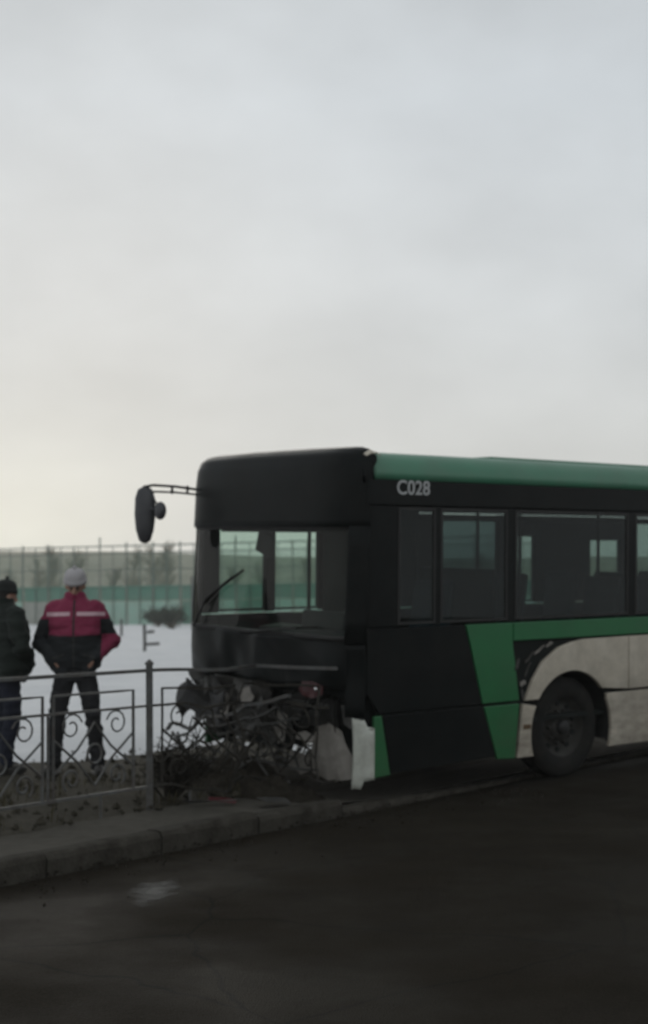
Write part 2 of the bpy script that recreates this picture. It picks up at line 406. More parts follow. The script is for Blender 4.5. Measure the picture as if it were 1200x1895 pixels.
def arch(cx, r, n=14, z0=0.26, squash=1.0):
    """points of a wheel-arch opening from its front foot over the top to its rear foot"""
    a0 = math.asin(max(-1, min(1, (z0 - 0.45) / r)))
    return [(cx - r * math.cos(a0 + (math.pi - 2 * a0) * i / n), 0.45 + r * math.sin(a0 + (math.pi - 2 * a0) * i / n)) for i in range(n + 1)]
AR = 0.555
RW = 7.75
def arc_part(cx, zlo=None, zhi=None, half=0):
    return arch(cx, AR, 28)

A1 = arch(WS, AR, 32)                       # front foot ... rear foot
zcut = 0.775
front_low = [p for p in A1[:17] if p[1] < 0.742]; front_up = [p for p in A1[:17] if p[1] > 0.768]
rear_up = [p for p in A1[17:] if p[1] > 0.79]; rear_low = [p for p in A1[17:] if p[1] < 0.762]
A2 = arch(RW, AR, 32)
r2f_low = [p for p in A2[:17] if p[1] < 0.762]; r2f_up = [p for p in A2[:17] if p[1] > 0.79]
r2r_up = [p for p in A2[17:] if p[1] > 0.79]; r2r_low = [p for p in A2[17:] if p[1] < 0.762]

for fn, sd in ((side, 0), (rside, 1)):
    # dark front quarter of the side, split by a seam
    panel('front_side_panel', [(0.30, 0.775), (1.485, 0.775), (1.325, 1.315), (1.272, 1.475), (0.16, 1.475), (0.16, 0.95)], M_BLACK, fn=fn)
    panel('front_side_panel', [(0.43, 0.27), (1.665, 0.30), (1.50, 0.755), (0.335, 0.755)], M_BLACK, fn=fn)
    panel('corner_panel', [(0.245, 0.25), (0.425, 0.26), (0.325, 0.755), (0.25, 0.755)], M_GREEN, fn=fn)
    # green hatch behind it
    panel('side_panel', [(1.497, 0.775), (1.955, 0.775), (1.87, 1.285), (1.87, 1.475), (1.285, 1.475), (1.338, 1.32)], M_GREEN, fn=fn)
    panel('side_panel', [(1.512, 0.748), (1.955, 0.748), (1.905, 0.262), (1.68, 0.275)], M_GREEN, fn=fn)
    # green band under the windows
    panel('upper_side_panel', [(1.878, 1.312), (BUS_L - 0.1, 1.312), (BUS_L - 0.1, 1.475), (1.878, 1.475)], M_GREEN, fn=fn)
    # white swoosh round the wheel
    panel('wheel_arch_panel', [(2.035, 0.768), (2.125, 0.942), (2.262, 1.106), (2.475, 1.229), (2.65, 1.27), (2.81, 1.29), (3.455, 1.295), (3.455, 0.79)] + list(reversed(rear_up)) + list(reversed(front_up)), M_WHITE, d0=-0.006, fn=fn)
    panel('wheel_arch_foot', [(1.932, 0.262), (1.998, 0.742)] + list(reversed(front_low)), M_WHITE, d0=-0.008, fn=fn)
    panel('lower_side_panel', [(3.47, 0.79), (3.47, 1.295), (5.35, 1.295), (5.35, 0.79)], M_WHITE, d0=-0.004, fn=fn)
    panel('lower_side_panel', [rear_low[i] for i in range(len(rear_low))][::-1] + [(rear_low[0][0], 0.765), (5.35, 0.765), (5.35, 0.255)], M_WHITE, fn=fn)
    panel('lower_side_panel', [(5.365, 0.79), (5.365, 1.295), (RW, 1.295), (RW, 1.02)] + list(reversed(r2f_up)), M_WHITE, fn=fn)
    panel('lower_side_panel', [(5.365, 0.255), (5.365, 0.765), (r2f_low[-1][0], 0.765)] + list(reversed(r2f_low)), M_WHITE, fn=fn)
    panel('lower_side_panel', [(RW + 0.014, 1.02), (RW + 0.014, 1.295), (BUS_L - 0.1, 1.295), (BUS_L - 0.1, 0.79)] + list(reversed(r2r_up)), M_GREEN, fn=fn)
    panel('lower_side_panel', [(r2r_low[0][0], 0.765), (BUS_L - 0.1, 0.765), (BUS_L - 0.1, 0.29)] + list(reversed(r2r_low)), M_GREEN, fn=fn)
    # inner wall behind the panels (shows in the torn gap and the seams)
    ia = arch(WS, AR + 0.02, 24, 0.30); ib = arch(RW, AR + 0.02, 24, 0.30)
    panel('inner_wall', [(0.35, 0.30)] + ia + ib + [(BUS_L - 0.15, 0.30), (BUS_L - 0.15, 1.46), (0.35, 1.46)], M_INT, 0.05, 0.075, fn=fn, bevel=0)
    # wheel housings
    for cx in (WS, RW):
        h = MB()
        aa = arch(cx, AR + 0.012, 20, 0.32)
        for i in range(len(aa) - 1):
            (x0, z0), (x1, z1) = aa[i], aa[i + 1]
            h.add([fn(x0, z0, 0.02), fn(x1, z1, 0.02), fn(x1, z1, 0.52), fn(x0, z0, 0.52)], [(0, 1, 2, 3)])
        h.add([fn(x, z, 0.52) for x, z in aa], [tuple(range(len(aa)))])
        h.build('wheel_housing', M_PLASTIC, bus)

MB().box((2.0, -0.016, 0.515), (2.09, -0.006, 0.555)).build('side_marker', mat('amber_marker', (0.10, 0.055, 0.02), rough=0.4), bus, bevel=0.004)
# bits of torn panel in the gap ahead of the wheel arch
frag = [((2.00, 0.93), 0.10, 0.055, 0.2, M_BUMP), ((2.11, 1.16), 0.20, 0.035, 0.5, M_BENT), ((2.24, 1.225), 0.22, 0.03, 0.35, M_BUMP), ((2.07, 1.05), 0.16, 0.03, 0.9, M_BENT), ((1.93, 1.10), 0.05, 0.12, -0.5, M_BENT), ((2.0, 0.83), 0.04, 0.12, 0.2, M_BENT), ((2.36, 1.262), 0.12, 0.035, 0.2, M_BUMP)]
for (s0, z0), w, h, a, m in frag:
    pts = []
    for x, z in ((-0.5, -0.3), (-0.15, -0.5), (0.2, -0.25), (0.5, -0.45), (0.45, 0.2), (0.1, 0.5), (-0.2, 0.25), (-0.45, 0.45)):
        x = w * x * random.uniform(0.8, 1.15); z = h * z * random.uniform(0.7, 1.3)
        pts.append((s0 + x * math.cos(a) - z * math.sin(a), z0 + x * math.sin(a) + z * math.cos(a)))
    d = random.uniform(0.0, 0.02)
    MB().prism(pts, lambda u, v, dd, s0=s0, d=d: (u, dd + d + (u - s0) * 0.25, v), 0.0, 0.006).build('torn_fragment', m, bus)

# header above the windows, window pillars and panes
WZ0, WZ1 = 1.50, 2.485
panel('header_panel', [(0.145, 2.50), (BUS_L - 0.1, 2.50), (BUS_L - 0.1, 2.705), (0.155, 2.705)], M_BLACK, 0.002, 0.04)
panel('header_panel', [(0.145, 2.50), (BUS_L - 0.1, 2.50), (BUS_L - 0.1, 2.705), (0.155, 2.705)], M_BLACK, 0.002, 0.04, fn=rside)
near_w = [(0.50, 0.925), (0.985, 1.80), (1.90, 3.46), (3.57, 5.15), (5.26, 6.84), (6.95, 8.5), (8.6, 10.1)]
far_w = [(0.36, 0.93), (1.03, 1.60), (1.64, 1.76), (3.30, 4.18), (4.47, 4.78), (5.74, 6.30), (6.62, 7.5), (8.6, 10.0)]
def windows(spans, fn, gm, z0s, zt):
    last = 0.16
    for i, (a, b) in enumerate(spans):
        if a - last > 0.004:
            panel('window_pillar', [(last, WZ0 - 0.012), (a, WZ0 - 0.012), (a, WZ1 + 0.005), (last + (0.03 if i == 0 else 0), WZ1 + 0.005)], M_BLACK, 0.006, 0.05, fn=fn, bevel=0.004)
        z0 = z0s(i); z1 = zt(i)
        if z0 > WZ0: panel('window_apron', [(a, WZ0 - 0.012), (b, WZ0 - 0.012), (b, z0), (a, z0)], M_BLACK, 0.006, 0.05, fn=fn)
        if z1 < WZ1: panel('window_apron', [(a, z1), (b, z1), (b, WZ1 + 0.005), (a, WZ1 + 0.005)], M_BLACK, 0.006, 0.05, fn=fn)
        w = MB()
        e = 0.022
        for (x0, x1, y0, y1) in ((a, b, z0, z0 + e), (a, b, z1 - e, z1), (a, a + e, z0 + e, z1 - e), (b - e, b, z0 + e, z1 - e)):
            w.prism([(x0, y0), (x1, y0), (x1, y1), (x0, y1)], fn, 0.004, 0.03)
        wo = w.build('window', M_PLASTIC, bus)
        MB().prism([(a + e, z0 + e), (b - e, z0 + e), (b - e, z1 - e), (a + e, z1 - e)], fn, 0.014, 0.018).build('pane', M_DIM if (fn is rside and i == 3) else gm, wo)
        last = b
    panel('window_pillar', [(last, WZ0 - 0.012), (BUS_L - 0.1, WZ0 - 0.012), (BUS_L - 0.1, WZ1 + 0.005), (last, WZ1 + 0.005)], M_BLACK, 0.006, 0.05, fn=fn, bevel=0.004)
windows(near_w, side, M_SIDE, lambda i: WZ0, lambda i: WZ1)
windows(far_w, rside, M_FAR, lambda i: 1.50, lambda i: 2.32 if i < 3 else (2.27 if i == 4 else (2.23 if i == 5 else WZ1)))

# roof: rounded cove and shallow crown, in one skin
prof = [(0.004, 2.712), (0.012, 2.78), (0.035, 2.845), (0.085, 2.90), (0.17, 2.935), (0.40, 2.962), (0.80, 2.978), (1.25, 2.983)]
prof = prof + [(BUS_W - t, z) for t, z in reversed(prof[:-1])]
M_ROOF = mat('hazy_roof_green', (0.055, 0.21, 0.125), (0.045, 0.18, 0.105), rough=0.4, scale=2, dirt=(0.14, 0.15, 0.13), dscale=1.2, damt=0.4)  # roof green set paler, with haze and sky sheen put into the colour
rf = MB()
ss = [0.235, 0.27, 2.5, 5.0, 7.5, BUS_L - 0.35, BUS_L - 0.12, BUS_L]
def roof_ring(k, s):
    sh = {6: 0.03, 7: 0.14}.get(k, 0)
    return [(s, t + (1.25 - t) * sh * 0.3, z - sh * (0.4 + (z - 2.7))) for t, z in prof]
vs = []; n = len(prof)
for k, s in enumerate(ss): vs += roof_ring(k, s)
rf.add(vs, [(k * n + i, k * n + i + 1, (k + 1) * n + i + 1, (k + 1) * n + i) for k in range(len(ss) - 1) for i in range(n - 1)])
roof = rf.build('roof', M_ROOF, bus, smooth=True, solid=0.03)
MB().prism([(2.2, 0.62), (4.6, 0.62), (4.6, 1.88), (2.2, 1.88)], lambda u, v, d: (u, v, d), 2.96, 3.0).build('roof_hatch', M_ROOF, roof, bevel=0.015)
MB().box((0.3, 0.06, 2.66), (BUS_L - 0.2, BUS_W - 0.06, 2.69)).build('ceiling_lining', M_INT, bus)
# rear end
MB().prism([(0.02, 0.3), (BUS_W - 0.02, 0.3), (BUS_W - 0.02, 2.6), (BUS_W - 0.2, 2.85), (0.2, 2.85), (0.02, 2.6)], lambda u, v, d: (d, u, v), BUS_L - 0.1, BUS_L - 0.02).build('rear_wall', M_GREEN, bus, bevel=0.03)
MB().box((BUS_L - 0.018, 0.3, 1.6), (BUS_L - 0.008, 2.2, 2.4)).build('rear_window', M_PLASTIC, bus)

# white strip and lifted edge where the front cap meets the roof
MB().tube([B(0.245, 0.10, 2.915), B(0.24, 0.17, 2.945), B(0.235, 0.5, 2.972), B(0.235, 1.25, 2.99)], 0.012, 6).build('roof_seal', M_WHITE, bus, smooth=True)
for fn_, tt in ((lambda s_, t_, z_: (s_, t_, z_), 0), (lambda s_, t_, z_: (s_, BUS_W - t_, z_), 1)):
    cc = MB()
    cv = [(0.006, 2.708), (0.014, 2.775), (0.037, 2.835), (0.085, 2.885), (0.17, 2.918), (0.30, 2.93)]
    cc.grid(4, 5, lambda a, b: fn_(0.125 + 0.115 * a, cv[int(round(b * 5))][0], cv[int(round(b * 5))][1] - 0.03 * (1 - a) ** 2))
    cc.build('front_cap_side', M_BLACK, bus, smooth=True, solid=0.02)
def flap(a, b):
    return (0.16 + 0.16 * a, 0.02 + 0.20 * b, 2.90 + 0.055 * b ** 0.6 + 0.03 * math.sin(a * 3) + 0.012 * noise.noise(Vector((a * 5, b * 5, 2))))
MB().grid(6, 6, flap).build('torn_roof_edge', M_WHITE, bus, solid=0.006)

# ---- front cap: plan curve shared by every front piece
def fs(t, z):
    a = abs(2 * t / BUS_W - 1)
    return -0.09 + 0.03 * a * a + 0.20 * a ** 11 + max(0, z - 1.4) * 0.045
def front_patch(name, t0, t1, z0, z1, m, off=0.0, nu=24, nv=6, crump=0.0, seed=0, solid=0.02, fsc=3.0, smooth=True, parent=None, edge=None):
    def f(a, b):
        t = t0 + (t1 - t0) * a; z = z0 + (z1 - z0) * b
        if edge: z += edge(a, b)
        s = fs(t, z) + off
        if crump:
            nn = noise.noise(Vector((t * 1.3, z * 1.3, seed))); n2 = noise.noise(Vector((t * fsc * 2.6, z * fsc * 2.6, seed + 5)))
            tri = lambda x: abs((x % 1.0) - 0.5) * 2 - 0.5       # sharp folds, flat facets between them
            fo_ = tri(0.42 * fsc * t + 0.3 * fsc * z + seed * 0.37 + 0.5 * nn) + 0.7 * tri(-0.33 * fsc * t + 0.75 * fsc * z + seed * 0.71) + 0.45 * tri(0.95 * fsc * t - 0.4 * fsc * z + nn)
            s += crump * (fo_ * 1.0 + 0.6 * nn + 0.12 * n2); z += crump * 0.3 * nn; t += crump * 0.25 * fo_
        return (s, t, z)
    return MB().grid(nu, nv, f).build(name, m, parent or bus, smooth=smooth, solid=solid)

# destination fascia with rounded top
fp = [(0.0, 2.31), (0.008, 2.5), (0.018, 2.7), (0.035, 2.83), (0.07, 2.905), (0.13, 2.945), (0.21, 2.963), (0.32, 2.968)]
def fascia(a, b):
    t = 0.0 + BUS_W * a; x = b * (len(fp) - 1); i = min(int(x), len(fp) - 2); f = x - i
    ds = fp[i][0] * (1 - f) + fp[i + 1][0] * f; z = fp[i][1] * (1 - f) + fp[i + 1][1] * f
    aa = abs(2 * t / BUS_W - 1)
    edge = aa ** 22
    if z > 2.7: z -= edge * (z - 2.70) * 0.25
    s = fs(t, 2.31) + ds
    s = min(s, 0.25)
    return (s, t, z + 0.01 * (1 - aa ** 2) * (b > 0.5))
MB().grid(30, 21, fascia).build('destination_fascia', M_BLACK, bus, smooth=True, solid=0.02)
front_patch('destination_display', 0.45, 2.05, 2.42, 2.66, mat('display_glass', (0.02, 0.021, 0.022), rough=0.15, spec=0.5), off=-0.004, nu=14, nv=2, solid=0.004)
# windscreen, centre seam, A-pillars
front_patch('windscreen', 0.10, BUS_W - 0.10, 1.40, 2.31, M_WIND, off=0.02, nu=30, nv=4, solid=0)
for t0 in (0.0, BUS_W - 0.11):
    front_patch('windscreen_pillar', t0, t0 + 0.11, 1.35, 2.32, M_BLACK, off=0.008, nu=6, nv=5, solid=0.04)
front_patch('windscreen_gasket', 0.06, BUS_W - 0.06, 1.375, 1.415, M_PLASTIC, off=0.0, nu=26, nv=1, solid=0.03)
front_patch('windscreen_gasket', 0.06, BUS_W - 0.06, 2.29, 2.325, M_PLASTIC, off=0.0, nu=26, nv=1, solid=0.03)
# wipers
def wiper(pts, blade):
    w = MB().tube([B(fs(t, z) - 0.035, t, z) for t, z in pts], [0.014, 0.010, 0.008], 6)
    o = w.build('wiper', M_PLASTIC, bus)
    b = MB().tube([B(fs(t, z) - 0.012, t, z) for t, z in blade], 0.012, 4)
    b.build('wiper_blade', M_RUBBER, o)
wiper([(2.18, 1.40), (1.98, 1.66), (1.56, 1.87)], [(2.05, 1.60), (1.75, 1.78), (1.42, 1.93)])
wiper([(1.2, 1.40), (0.95, 1.43), (0.6, 1.46)], [(1.15, 1.425), (0.85, 1.45), (0.35, 1.48)])

# lower front: dark nose panel, pushed in and cracked; crushed bumper below
front_patch('nose_panel', 0.05, BUS_W - 0.02, 0.98, 1.39, M_BLACK, nu=44, nv=12, crump=0.035, seed=3, edge=lambda a, b: -0.05 * (1 - b) * noise.noise(Vector((a * 7, 3, 1))))
front_patch('crushed_bumper', 1.10, BUS_W - 0.02, 0.50, 0.97, M_BENT, off=0.04, nu=70, nv=26, crump=0.11, seed=11, fsc=4.2, smooth=False, edge=lambda a, b: (1 - b) * 0.16 * noise.noise(Vector((a * 6, 1, 4))))
front_patch('bumper_skin', 1.5, BUS_W + 0.02, 0.58, 0.86, M_PLASTIC, off=-0.10, nu=44, nv=20, crump=0.10, seed=23, fsc=3.4, smooth=False, edge=lambda a, b: 0.14 * noise.noise(Vector((a * 4, 6, 4))))
front_patch('bumper_skin', 0.86, 1.42, 0.46, 0.80, M_BENT, off=-0.05, nu=30, nv=20, crump=0.10, seed=33, fsc=5, smooth=False, edge=lambda a, b: 0.16 * noise.noise(Vector((a * 4, 9, 4))))
MB().box((0.28, 0.12, 0.40), (0.36, BUS_W - 0.12, 1.36)).build('bulkhead', M_INT, bus)
MB().box((0.02, 0.5, 0.62), (0.12, BUS_W - 0.3, 0.76), rot=Matrix.Rotation(0.05, 3, 'Z')).build('bumper_beam', M_BENT, bus, bevel=0.01)
rad = MB().box((0.16, 0.45, 0.50), (0.24, 1.15, 0.98)).build('radiator', M_BENT, bus, bevel=0.01)
for k in range(16):
    MB().box((0.145, 0.48, 0.52 + 0.028 * k), (0.158, 1.12, 0.532 + 0.028 * k), rot=Matrix.Rotation(0.02 * (k % 3 - 1), 3, 'X')).build('radiator_fin', M_STEEL if k % 5 == 0 else M_BENT, rad)
MB().tube([B(0.12, 0.35, 0.95), B(0.0, 0.5, 0.85), B(-0.03, 0.72, 0.66), B(0.08, 0.85, 0.52)], 0.028, 10).build('coolant_hose', M_RUBBER, bus, smooth=True)
# grey splintered bumper piece near the corner
def shard(name, poly, m, off, crump, seed, n=14):
    """fan-shaped torn sheet over the front surface"""
    us = [p[0] for p in poly]; zs = [p[1] for p in poly]
    bm = bmesh.new()
    ring = [bm.verts.new((0, t, z)) for t, z in poly]
    f = bm.faces.new(ring)
    bmesh.ops.triangulate(bm, faces=[f])
    for _ in range(3): bmesh.ops.subdivide_edges(bm, edges=[e for e in bm.edges if e.calc_length() > 0.05], cuts=1, use_grid_fill=True)
    for v in bm.verts:
        t, z = v.co.y, v.co.z
        nn = noise.noise(Vector((t * 6, z * 4, seed)))
        v.co.x = fs(t, z) + off + crump * (nn + 0.5 * noise.noise(Vector((t * 15, z * 9, seed + 3))))
    me = bpy.data.meshes.new(name); bm.to_mesh(me); bm.free(); me.materials.append(m)
    o = bpy.data.objects.new(name, me); col.objects.link(o); o.parent = bus
    md = o.modifiers.new('solid', 'SOLIDIFY'); md.thickness = 0.008
    return o
shard('bumper_piece', [(0.40, 0.28), (0.42, 0.42), (0.34, 0.66), (0.22, 0.70), (0.12, 0.64), (0.04, 0.40), (0.03, 0.26), (0.2, 0.23)], M_BUMP, -0.01, 0.03, 2)
shard('bumper_piece', [(0.74, 0.30), (0.70, 0.44), (0.62, 0.40), (0.45, 0.44), (0.43, 0.30), (0.55, 0.24)], M_BUMP, 0.0, 0.05, 8)
shard('bumper_piece', [(0.92, 0.66), (0.86, 0.76), (0.72, 0.72), (0.74, 0.50), (0.84, 0.46)], M_BUMP, -0.02, 0.05, 14)
shard('bumper_piece', [(0.12, 0.86), (0.04, 0.82), (0.05, 0.66), (0.10, 0.70)], M_BENT, -0.02, 0.03, 21)
shard('torn_fragment', [(1.35, 0.88), (1.22, 0.92), (1.12, 0.84), (1.2, 0.74), (1.3, 0.78)], M_BUMP, -0.09, 0.05, 41)
shard('torn_fragment', [(1.92, 0.92), (1.78, 0.97), (1.70, 0.86), (1.82, 0.80)], M_BENT, -0.12, 0.06, 47)
shard('torn_fragment', [(1.60, 0.80), (1.50, 0.84), (1.46, 0.62), (1.52, 0.60)], M_BUMP, -0.10, 0.05, 53)
# pale corner of the bumper wrapping onto the side
def corner(a, b):
    z = 0.235 + 0.52 * b; s = 0.045 + 0.195 * a
    return (s, 0.004 + 0.05 * (1 - a) ** 2 - 0.02 * math.sin(b * 3) * (1 - a), z - 0.06 * (1 - b) * (a < 0.4) + (0.02 * noise.noise(Vector((a * 4, b * 4, 3)))) - 0.045 * b * a - 0.05 * (b > 0.9) * (a > 0.6))
MB().grid(8, 14, corner).build('bumper_corner', mat('pale_bumper_paint', (0.60, 0.62, 0.56), (0.5, 0.52, 0.46), rough=0.45, scale=4, dirt=(0.2, 0.19, 0.16), dscale=5, damt=0.6), bus, smooth=True, solid=0.015)
front_patch('front_corner_panel', 0.0, 0.10, 0.76, 1.38, M_BLACK, nu=6, nv=8, crump=0.02, seed=5)
# broken headlamp, bare lamp holder, red marker
hl = MB().lathe([(0.005, 0.05), (0.05, 0.04), (0.085, 0.0), (0.092, -0.01)], 20, lambda x, y, a: (fs(0.46, 0.48) + 0.06 + a, 0.47 + x, 0.50 + y * 0.75)).build('headlamp', M_PLASTIC, bus, smooth=True)
MB().lathe([(0.004, 0.035), (0.04, 0.03), (0.07, 0.0), (0.075, -0.008)], 20, lambda x, y, a: (fs(0.46, 0.48) + 0.052 + a, 0.47 + x, 0.50 + y * 0.7)).build('reflector', M_CHROME, hl, smooth=True)
for k, (t, z, w) in enumerate(((0.53, 0.472, 0.05), (0.455, 0.462, 0.06), (0.39, 0.455, 0.03))):
    MB().box((fs(t, z) - 0.09, t - w / 2, z - 0.026), (fs(t, z) - 0.075, t + w / 2, z + 0.026), rot=Matrix.Rotation(0.38, 3, 'Y')).build('lens_piece', M_CHROME, hl, bevel=0.003)
MB().prism([(0.36, 0.53), (0.58, 0.54), (0.60, 0.58), (0.50, 0.61), (0.37, 0.58)], lambda u, v, d: (fs(u, v) - 0.05 + d + (v - 0.53) * 0.5, u, v), 0.0, 0.006).build('lens_piece', M_BUMP, hl)
rm = shard('marker_lamp', [(0.56, 0.95), (0.52, 1.02), (0.40, 1.03), (0.27, 1.0), (0.28, 0.93), (0.40, 0.89), (0.52, 0.91)], M_RED, -0.02, 0.02, 61)
MB().ball((fs(0.32, 0.97) - 0.05, 0.325, 0.972), (0.012, 0.02, 0.02), 12, 8).build('lamp_bulb', M_CHROME, rm, smooth=True)
for k in range(7):                                                   # dangling cables
    t = 0.15 + 0.24 * k + random.uniform(-0.05, 0.05); z = random.uniform(0.75, 0.95); l = random.uniform(0.2, 0.45)
    MB().tube([B(0.16, t, z), B(0.02, t + 0.02, z - 0.05), B(-0.04, t + random.uniform(-0.05, 0.05), z - l * 0.6), B(-0.01, t + random.uniform(-0.1, 0.1), z - l)], 0.007, 5).build('cable', M_RUBBER, bus)

# lettering on the header
cu = bpy.data.curves.new('fleet_number', 'FONT'); cu.body = 'C028'; cu.size = 0.172; cu.extrude = 0.002; cu.offset = 0.002; cu.space_character = 1.0
to = bpy.data.objects.new('tmp_text', cu); col.objects.link(to)
dg = bpy.context.evaluated_depsgraph_get(); dg.update()
tm = bpy.data.meshes.new_from_object(to.evaluated_get(dg)); bpy.data.objects.remove(to)
wid = max(v.co.x for v in tm.vertices) - min(v.co.x for v in tm.vertices); mn = min(v.co.x for v in tm.vertices)
for v in tm.vertices:
    x, y, z = v.co; v.co = (0.475 + (x - mn) * 0.37 / wid, -0.002 - z, 2.592 + y * 0.98)
tm.materials.clear(); tm.materials.append(M_LETTER)
fo = bpy.data.objects.new('fleet_number', tm); col.objects.link(fo); fo.parent = bus

# door-side mirror on its double arm, folded far-side mirror
M_MIRROR = mat('grey_mirror_plastic', (0.075, 0.075, 0.08), (0.05, 0.05, 0.055), rough=0.5, scale=5)
arm = MB().tube([B(0.05, 2.30, 2.66), B(-0.20, 2.38, 2.69), B(-0.36, 2.50, 2.70), B(-0.40, 2.60, 2.685)], 0.013, 8)
arm.tube([B(0.05, 2.32, 2.615), B(-0.20, 2.38, 2.635), B(-0.34, 2.50, 2.64), B(-0.37, 2.585, 2.62)], 0.010, 8)
for q in (0.3, 0.62):
    arm.tube([B(0.05 - 0.4 * q, 2.3 + 0.2 * q, 2.62), B(0.05 - 0.4 * q, 2.3 + 0.2 * q, 2.70)], 0.014, 6)
marm = arm.build('mirror_arm', M_PLASTIC, bus, smooth=True)
hm = MB()
rings = [(2.155, 0.02, 0.03), (2.18, 0.055, 0.05), (2.28, 0.085, 0.068), (2.42, 0.10, 0.072), (2.58, 0.095, 0.066), (2.66, 0.07, 0.05), (2.685, 0.03, 0.025)]
vs = []
for z, rx, ry in rings:
    for k in range(14):
        t = 2 * math.pi * k / 14; c, s_ = math.cos(t), math.sin(t)
        c = math.copysign(abs(c) ** 0.7, c); s_ = math.copysign(abs(s_) ** 0.7, s_)
        p = Matrix.Rotation(R(58), 3, 'Z') @ Vector((ry * c, rx * s_, 0))
        vs.append((-0.39 + p.x, 2.59 + p.y, z))
hm.add(vs, [(i * 14 + k, i * 14 + (k + 1) % 14, (i + 1) * 14 + (k + 1) % 14, (i + 1) * 14 + k) for i in range(len(rings) - 1) for k in range(14)] + [tuple(range(14)), tuple(range(84, 98))])
hm.build('mirror_housing', M_MIRROR, marm, smooth=True)
wm = MB().ball((-0.36, 2.37, 2.46), (0.05, 0.075, 0.085), 14, 10)
wm.tube([(-0.37, 2.47, 2.47), (-0.385, 2.58, 2.50)], 0.014, 6)
wm.tube([(-0.36, 2.44, 2.53), (-0.37, 2.53, 2.63)], 0.010, 6)
wm.build('wide_angle_mirror', M_MIRROR, marm, smooth=True)
# wheels
def wheel(s, t, fn):
    w = empty('wheel'); w.parent = bus
    f = lambda x, y, a: fn(s + x, 0.47 + y, a)
    tp = [(0.275, 0.035), (0.30, 0.012), (0.36, 0.0), (0.42, 0.008), (0.455, 0.03), (0.468, 0.06), (0.472, 0.10), (0.466, 0.104), (0.466, 0.116), (0.472, 0.12), (0.472, 0.155), (0.466, 0.159), (0.466, 0.171), (0.472, 0.175), (0.468, 0.22), (0.455, 0.25), (0.40, 0.275), (0.30, 0.27), (0.275, 0.25)]
    MB().lathe([(r, a + t) for r, a in tp], 48, f).build('tyre', M_RUBBER, w, smooth=True)
    rp = [(0.285, 0.03), (0.272, 0.045), (0.262, 0.06), (0.245, 0.10), (0.20, 0.115), (0.15, 0.095), (0.125, 0.07), (0.12, 0.055), (0.0, 0.055)]
    rim = MB().lathe([(r, a + t) for r, a in rp], 40, f).build('rim', M_RIM, w, smooth=True)
    nuts = MB()
    for k in range(10):
        a = 2 * math.pi * k / 10
        nuts.lathe([(0.0, t + 0.05), (0.014, t + 0.052), (0.016, t + 0.09)], 6, lambda x, y, q, a=a: f(0.155 * math.cos(a) + x, 0.155 * math.sin(a) + y, q))
    nuts.build('wheel_nuts', M_RIM, rim)['kind'] = 'stuff'
    holes = MB()
    for k in range(10):
        a = 2 * math.pi * (k + 0.5) / 10
        holes.lathe([(0.0, t + 0.098), (0.026, t + 0.098), (0.03, t + 0.11)], 10, lambda x, y, q, a=a: f(0.218 * math.cos(a) + x, 0.218 * math.sin(a) + y, q))
    holes.build('rim_holes', M_INT, rim)['kind'] = 'stuff'
    MB().lathe([(0.0, t + 0.0), (0.05, t + 0.005), (0.068, t + 0.02), (0.072, t + 0.06)], 20, f).build('hub', M_PLASTIC, rim, smooth=True)
for s in (WS, RW):
    wheel(s, 0.075, side); wheel(s, 0.075, rside)

# underbody, floor and interior
MB().box((0.4, 0.56, 0.30), (BUS_L - 0.2, BUS_W - 0.56, 0.54)).build('chassis', M_INT, bus)
MB().box((0.36, 0.08, 0.56), (BUS_L - 0.15, BUS_W - 0.08, 0.60)).build('floor', M_INT, bus)
da = MB().prism([(0.06, 0.9), (0.06, 1.36), (0.12, 1.43), (0.32, 1.45), (0.52, 1.38), (0.55, 1.2), (0.42, 0.9)], lambda u, v, d: (u, d, v), 0.12, 1.45).build('dashboard', M_INT, bus, bevel=0.02)
MB().prism([(0.06, 0.9), (0.06, 1.30), (0.16, 1.34), (0.32, 1.32), (0.34, 0.9)], lambda u, v, d: (u, d, v), 1.46, BUS_W - 0.12).build('dashboard', M_INT, bus, bevel=0.02)
MB().prism([(0.20, 1.43), (0.22, 1.60), (0.42, 1.56), (0.46, 1.40)], lambda u, v, d: (u, d, v), 0.35, 0.95).build('instrument_hood', M_INT, da, bevel=0.02)
sw = MB()
for k in range(24):
    a0, a1 = 2 * math.pi * k / 24, 2 * math.pi * (k + 1) / 24
    P = lambda a: B(0.60 + 0.10 * math.sin(a), 0.65 + 0.23 * math.cos(a), 1.50 + 0.20 * math.sin(a))
    sw.tube([P(a0), P(a1)], 0.015, 6)
for a in (0.2, 2.94, 4.71): sw.tube([B(0.60, 0.65, 1.49), P(a)], 0.012, 6)
sw.tube([B(0.60, 0.65, 1.49), B(0.42, 0.65, 1.25)], 0.03, 8)
sw.build('steering_wheel', M_PLASTIC, bus)
def seat(s, t, z, w=0.45, m=M_SEAT):
    e = MB().box((s, t, z + 0.38), (s + 0.45, t + w, z + 0.47)); 
    o = e.build('seat', m, bus, bevel=0.03)
    MB().prism([(s + 0.42, z + 0.42), (s + 0.50, z + 0.42), (s + 0.60, z + 1.08), (s + 0.54, z + 1.10)], lambda u, v, d: (u, d, v), t, t + w).build('backrest', m, o, bevel=0.03)
    MB().box((s + 0.1, t + 0.08, z), (s + 0.16, t + 0.14, z + 0.38)).build('seat_leg', M_INT, o)
seat(0.95, 0.40, 0.75, 0.5)
MB().box((1.70, 0.09, 0.6), (1.74, 1.05, 1.95)).build('driver_partition', M_INT, bus)
MB().box((1.76, 0.3, 0.60), (1.80, 1.2, 1.5)).build('driver_partition', M_INT, bus)
for k in range(6):
    for t in (0.12, 0.60, 1.90):
        seat(3.5 + 0.82 * k, t, 0.75)
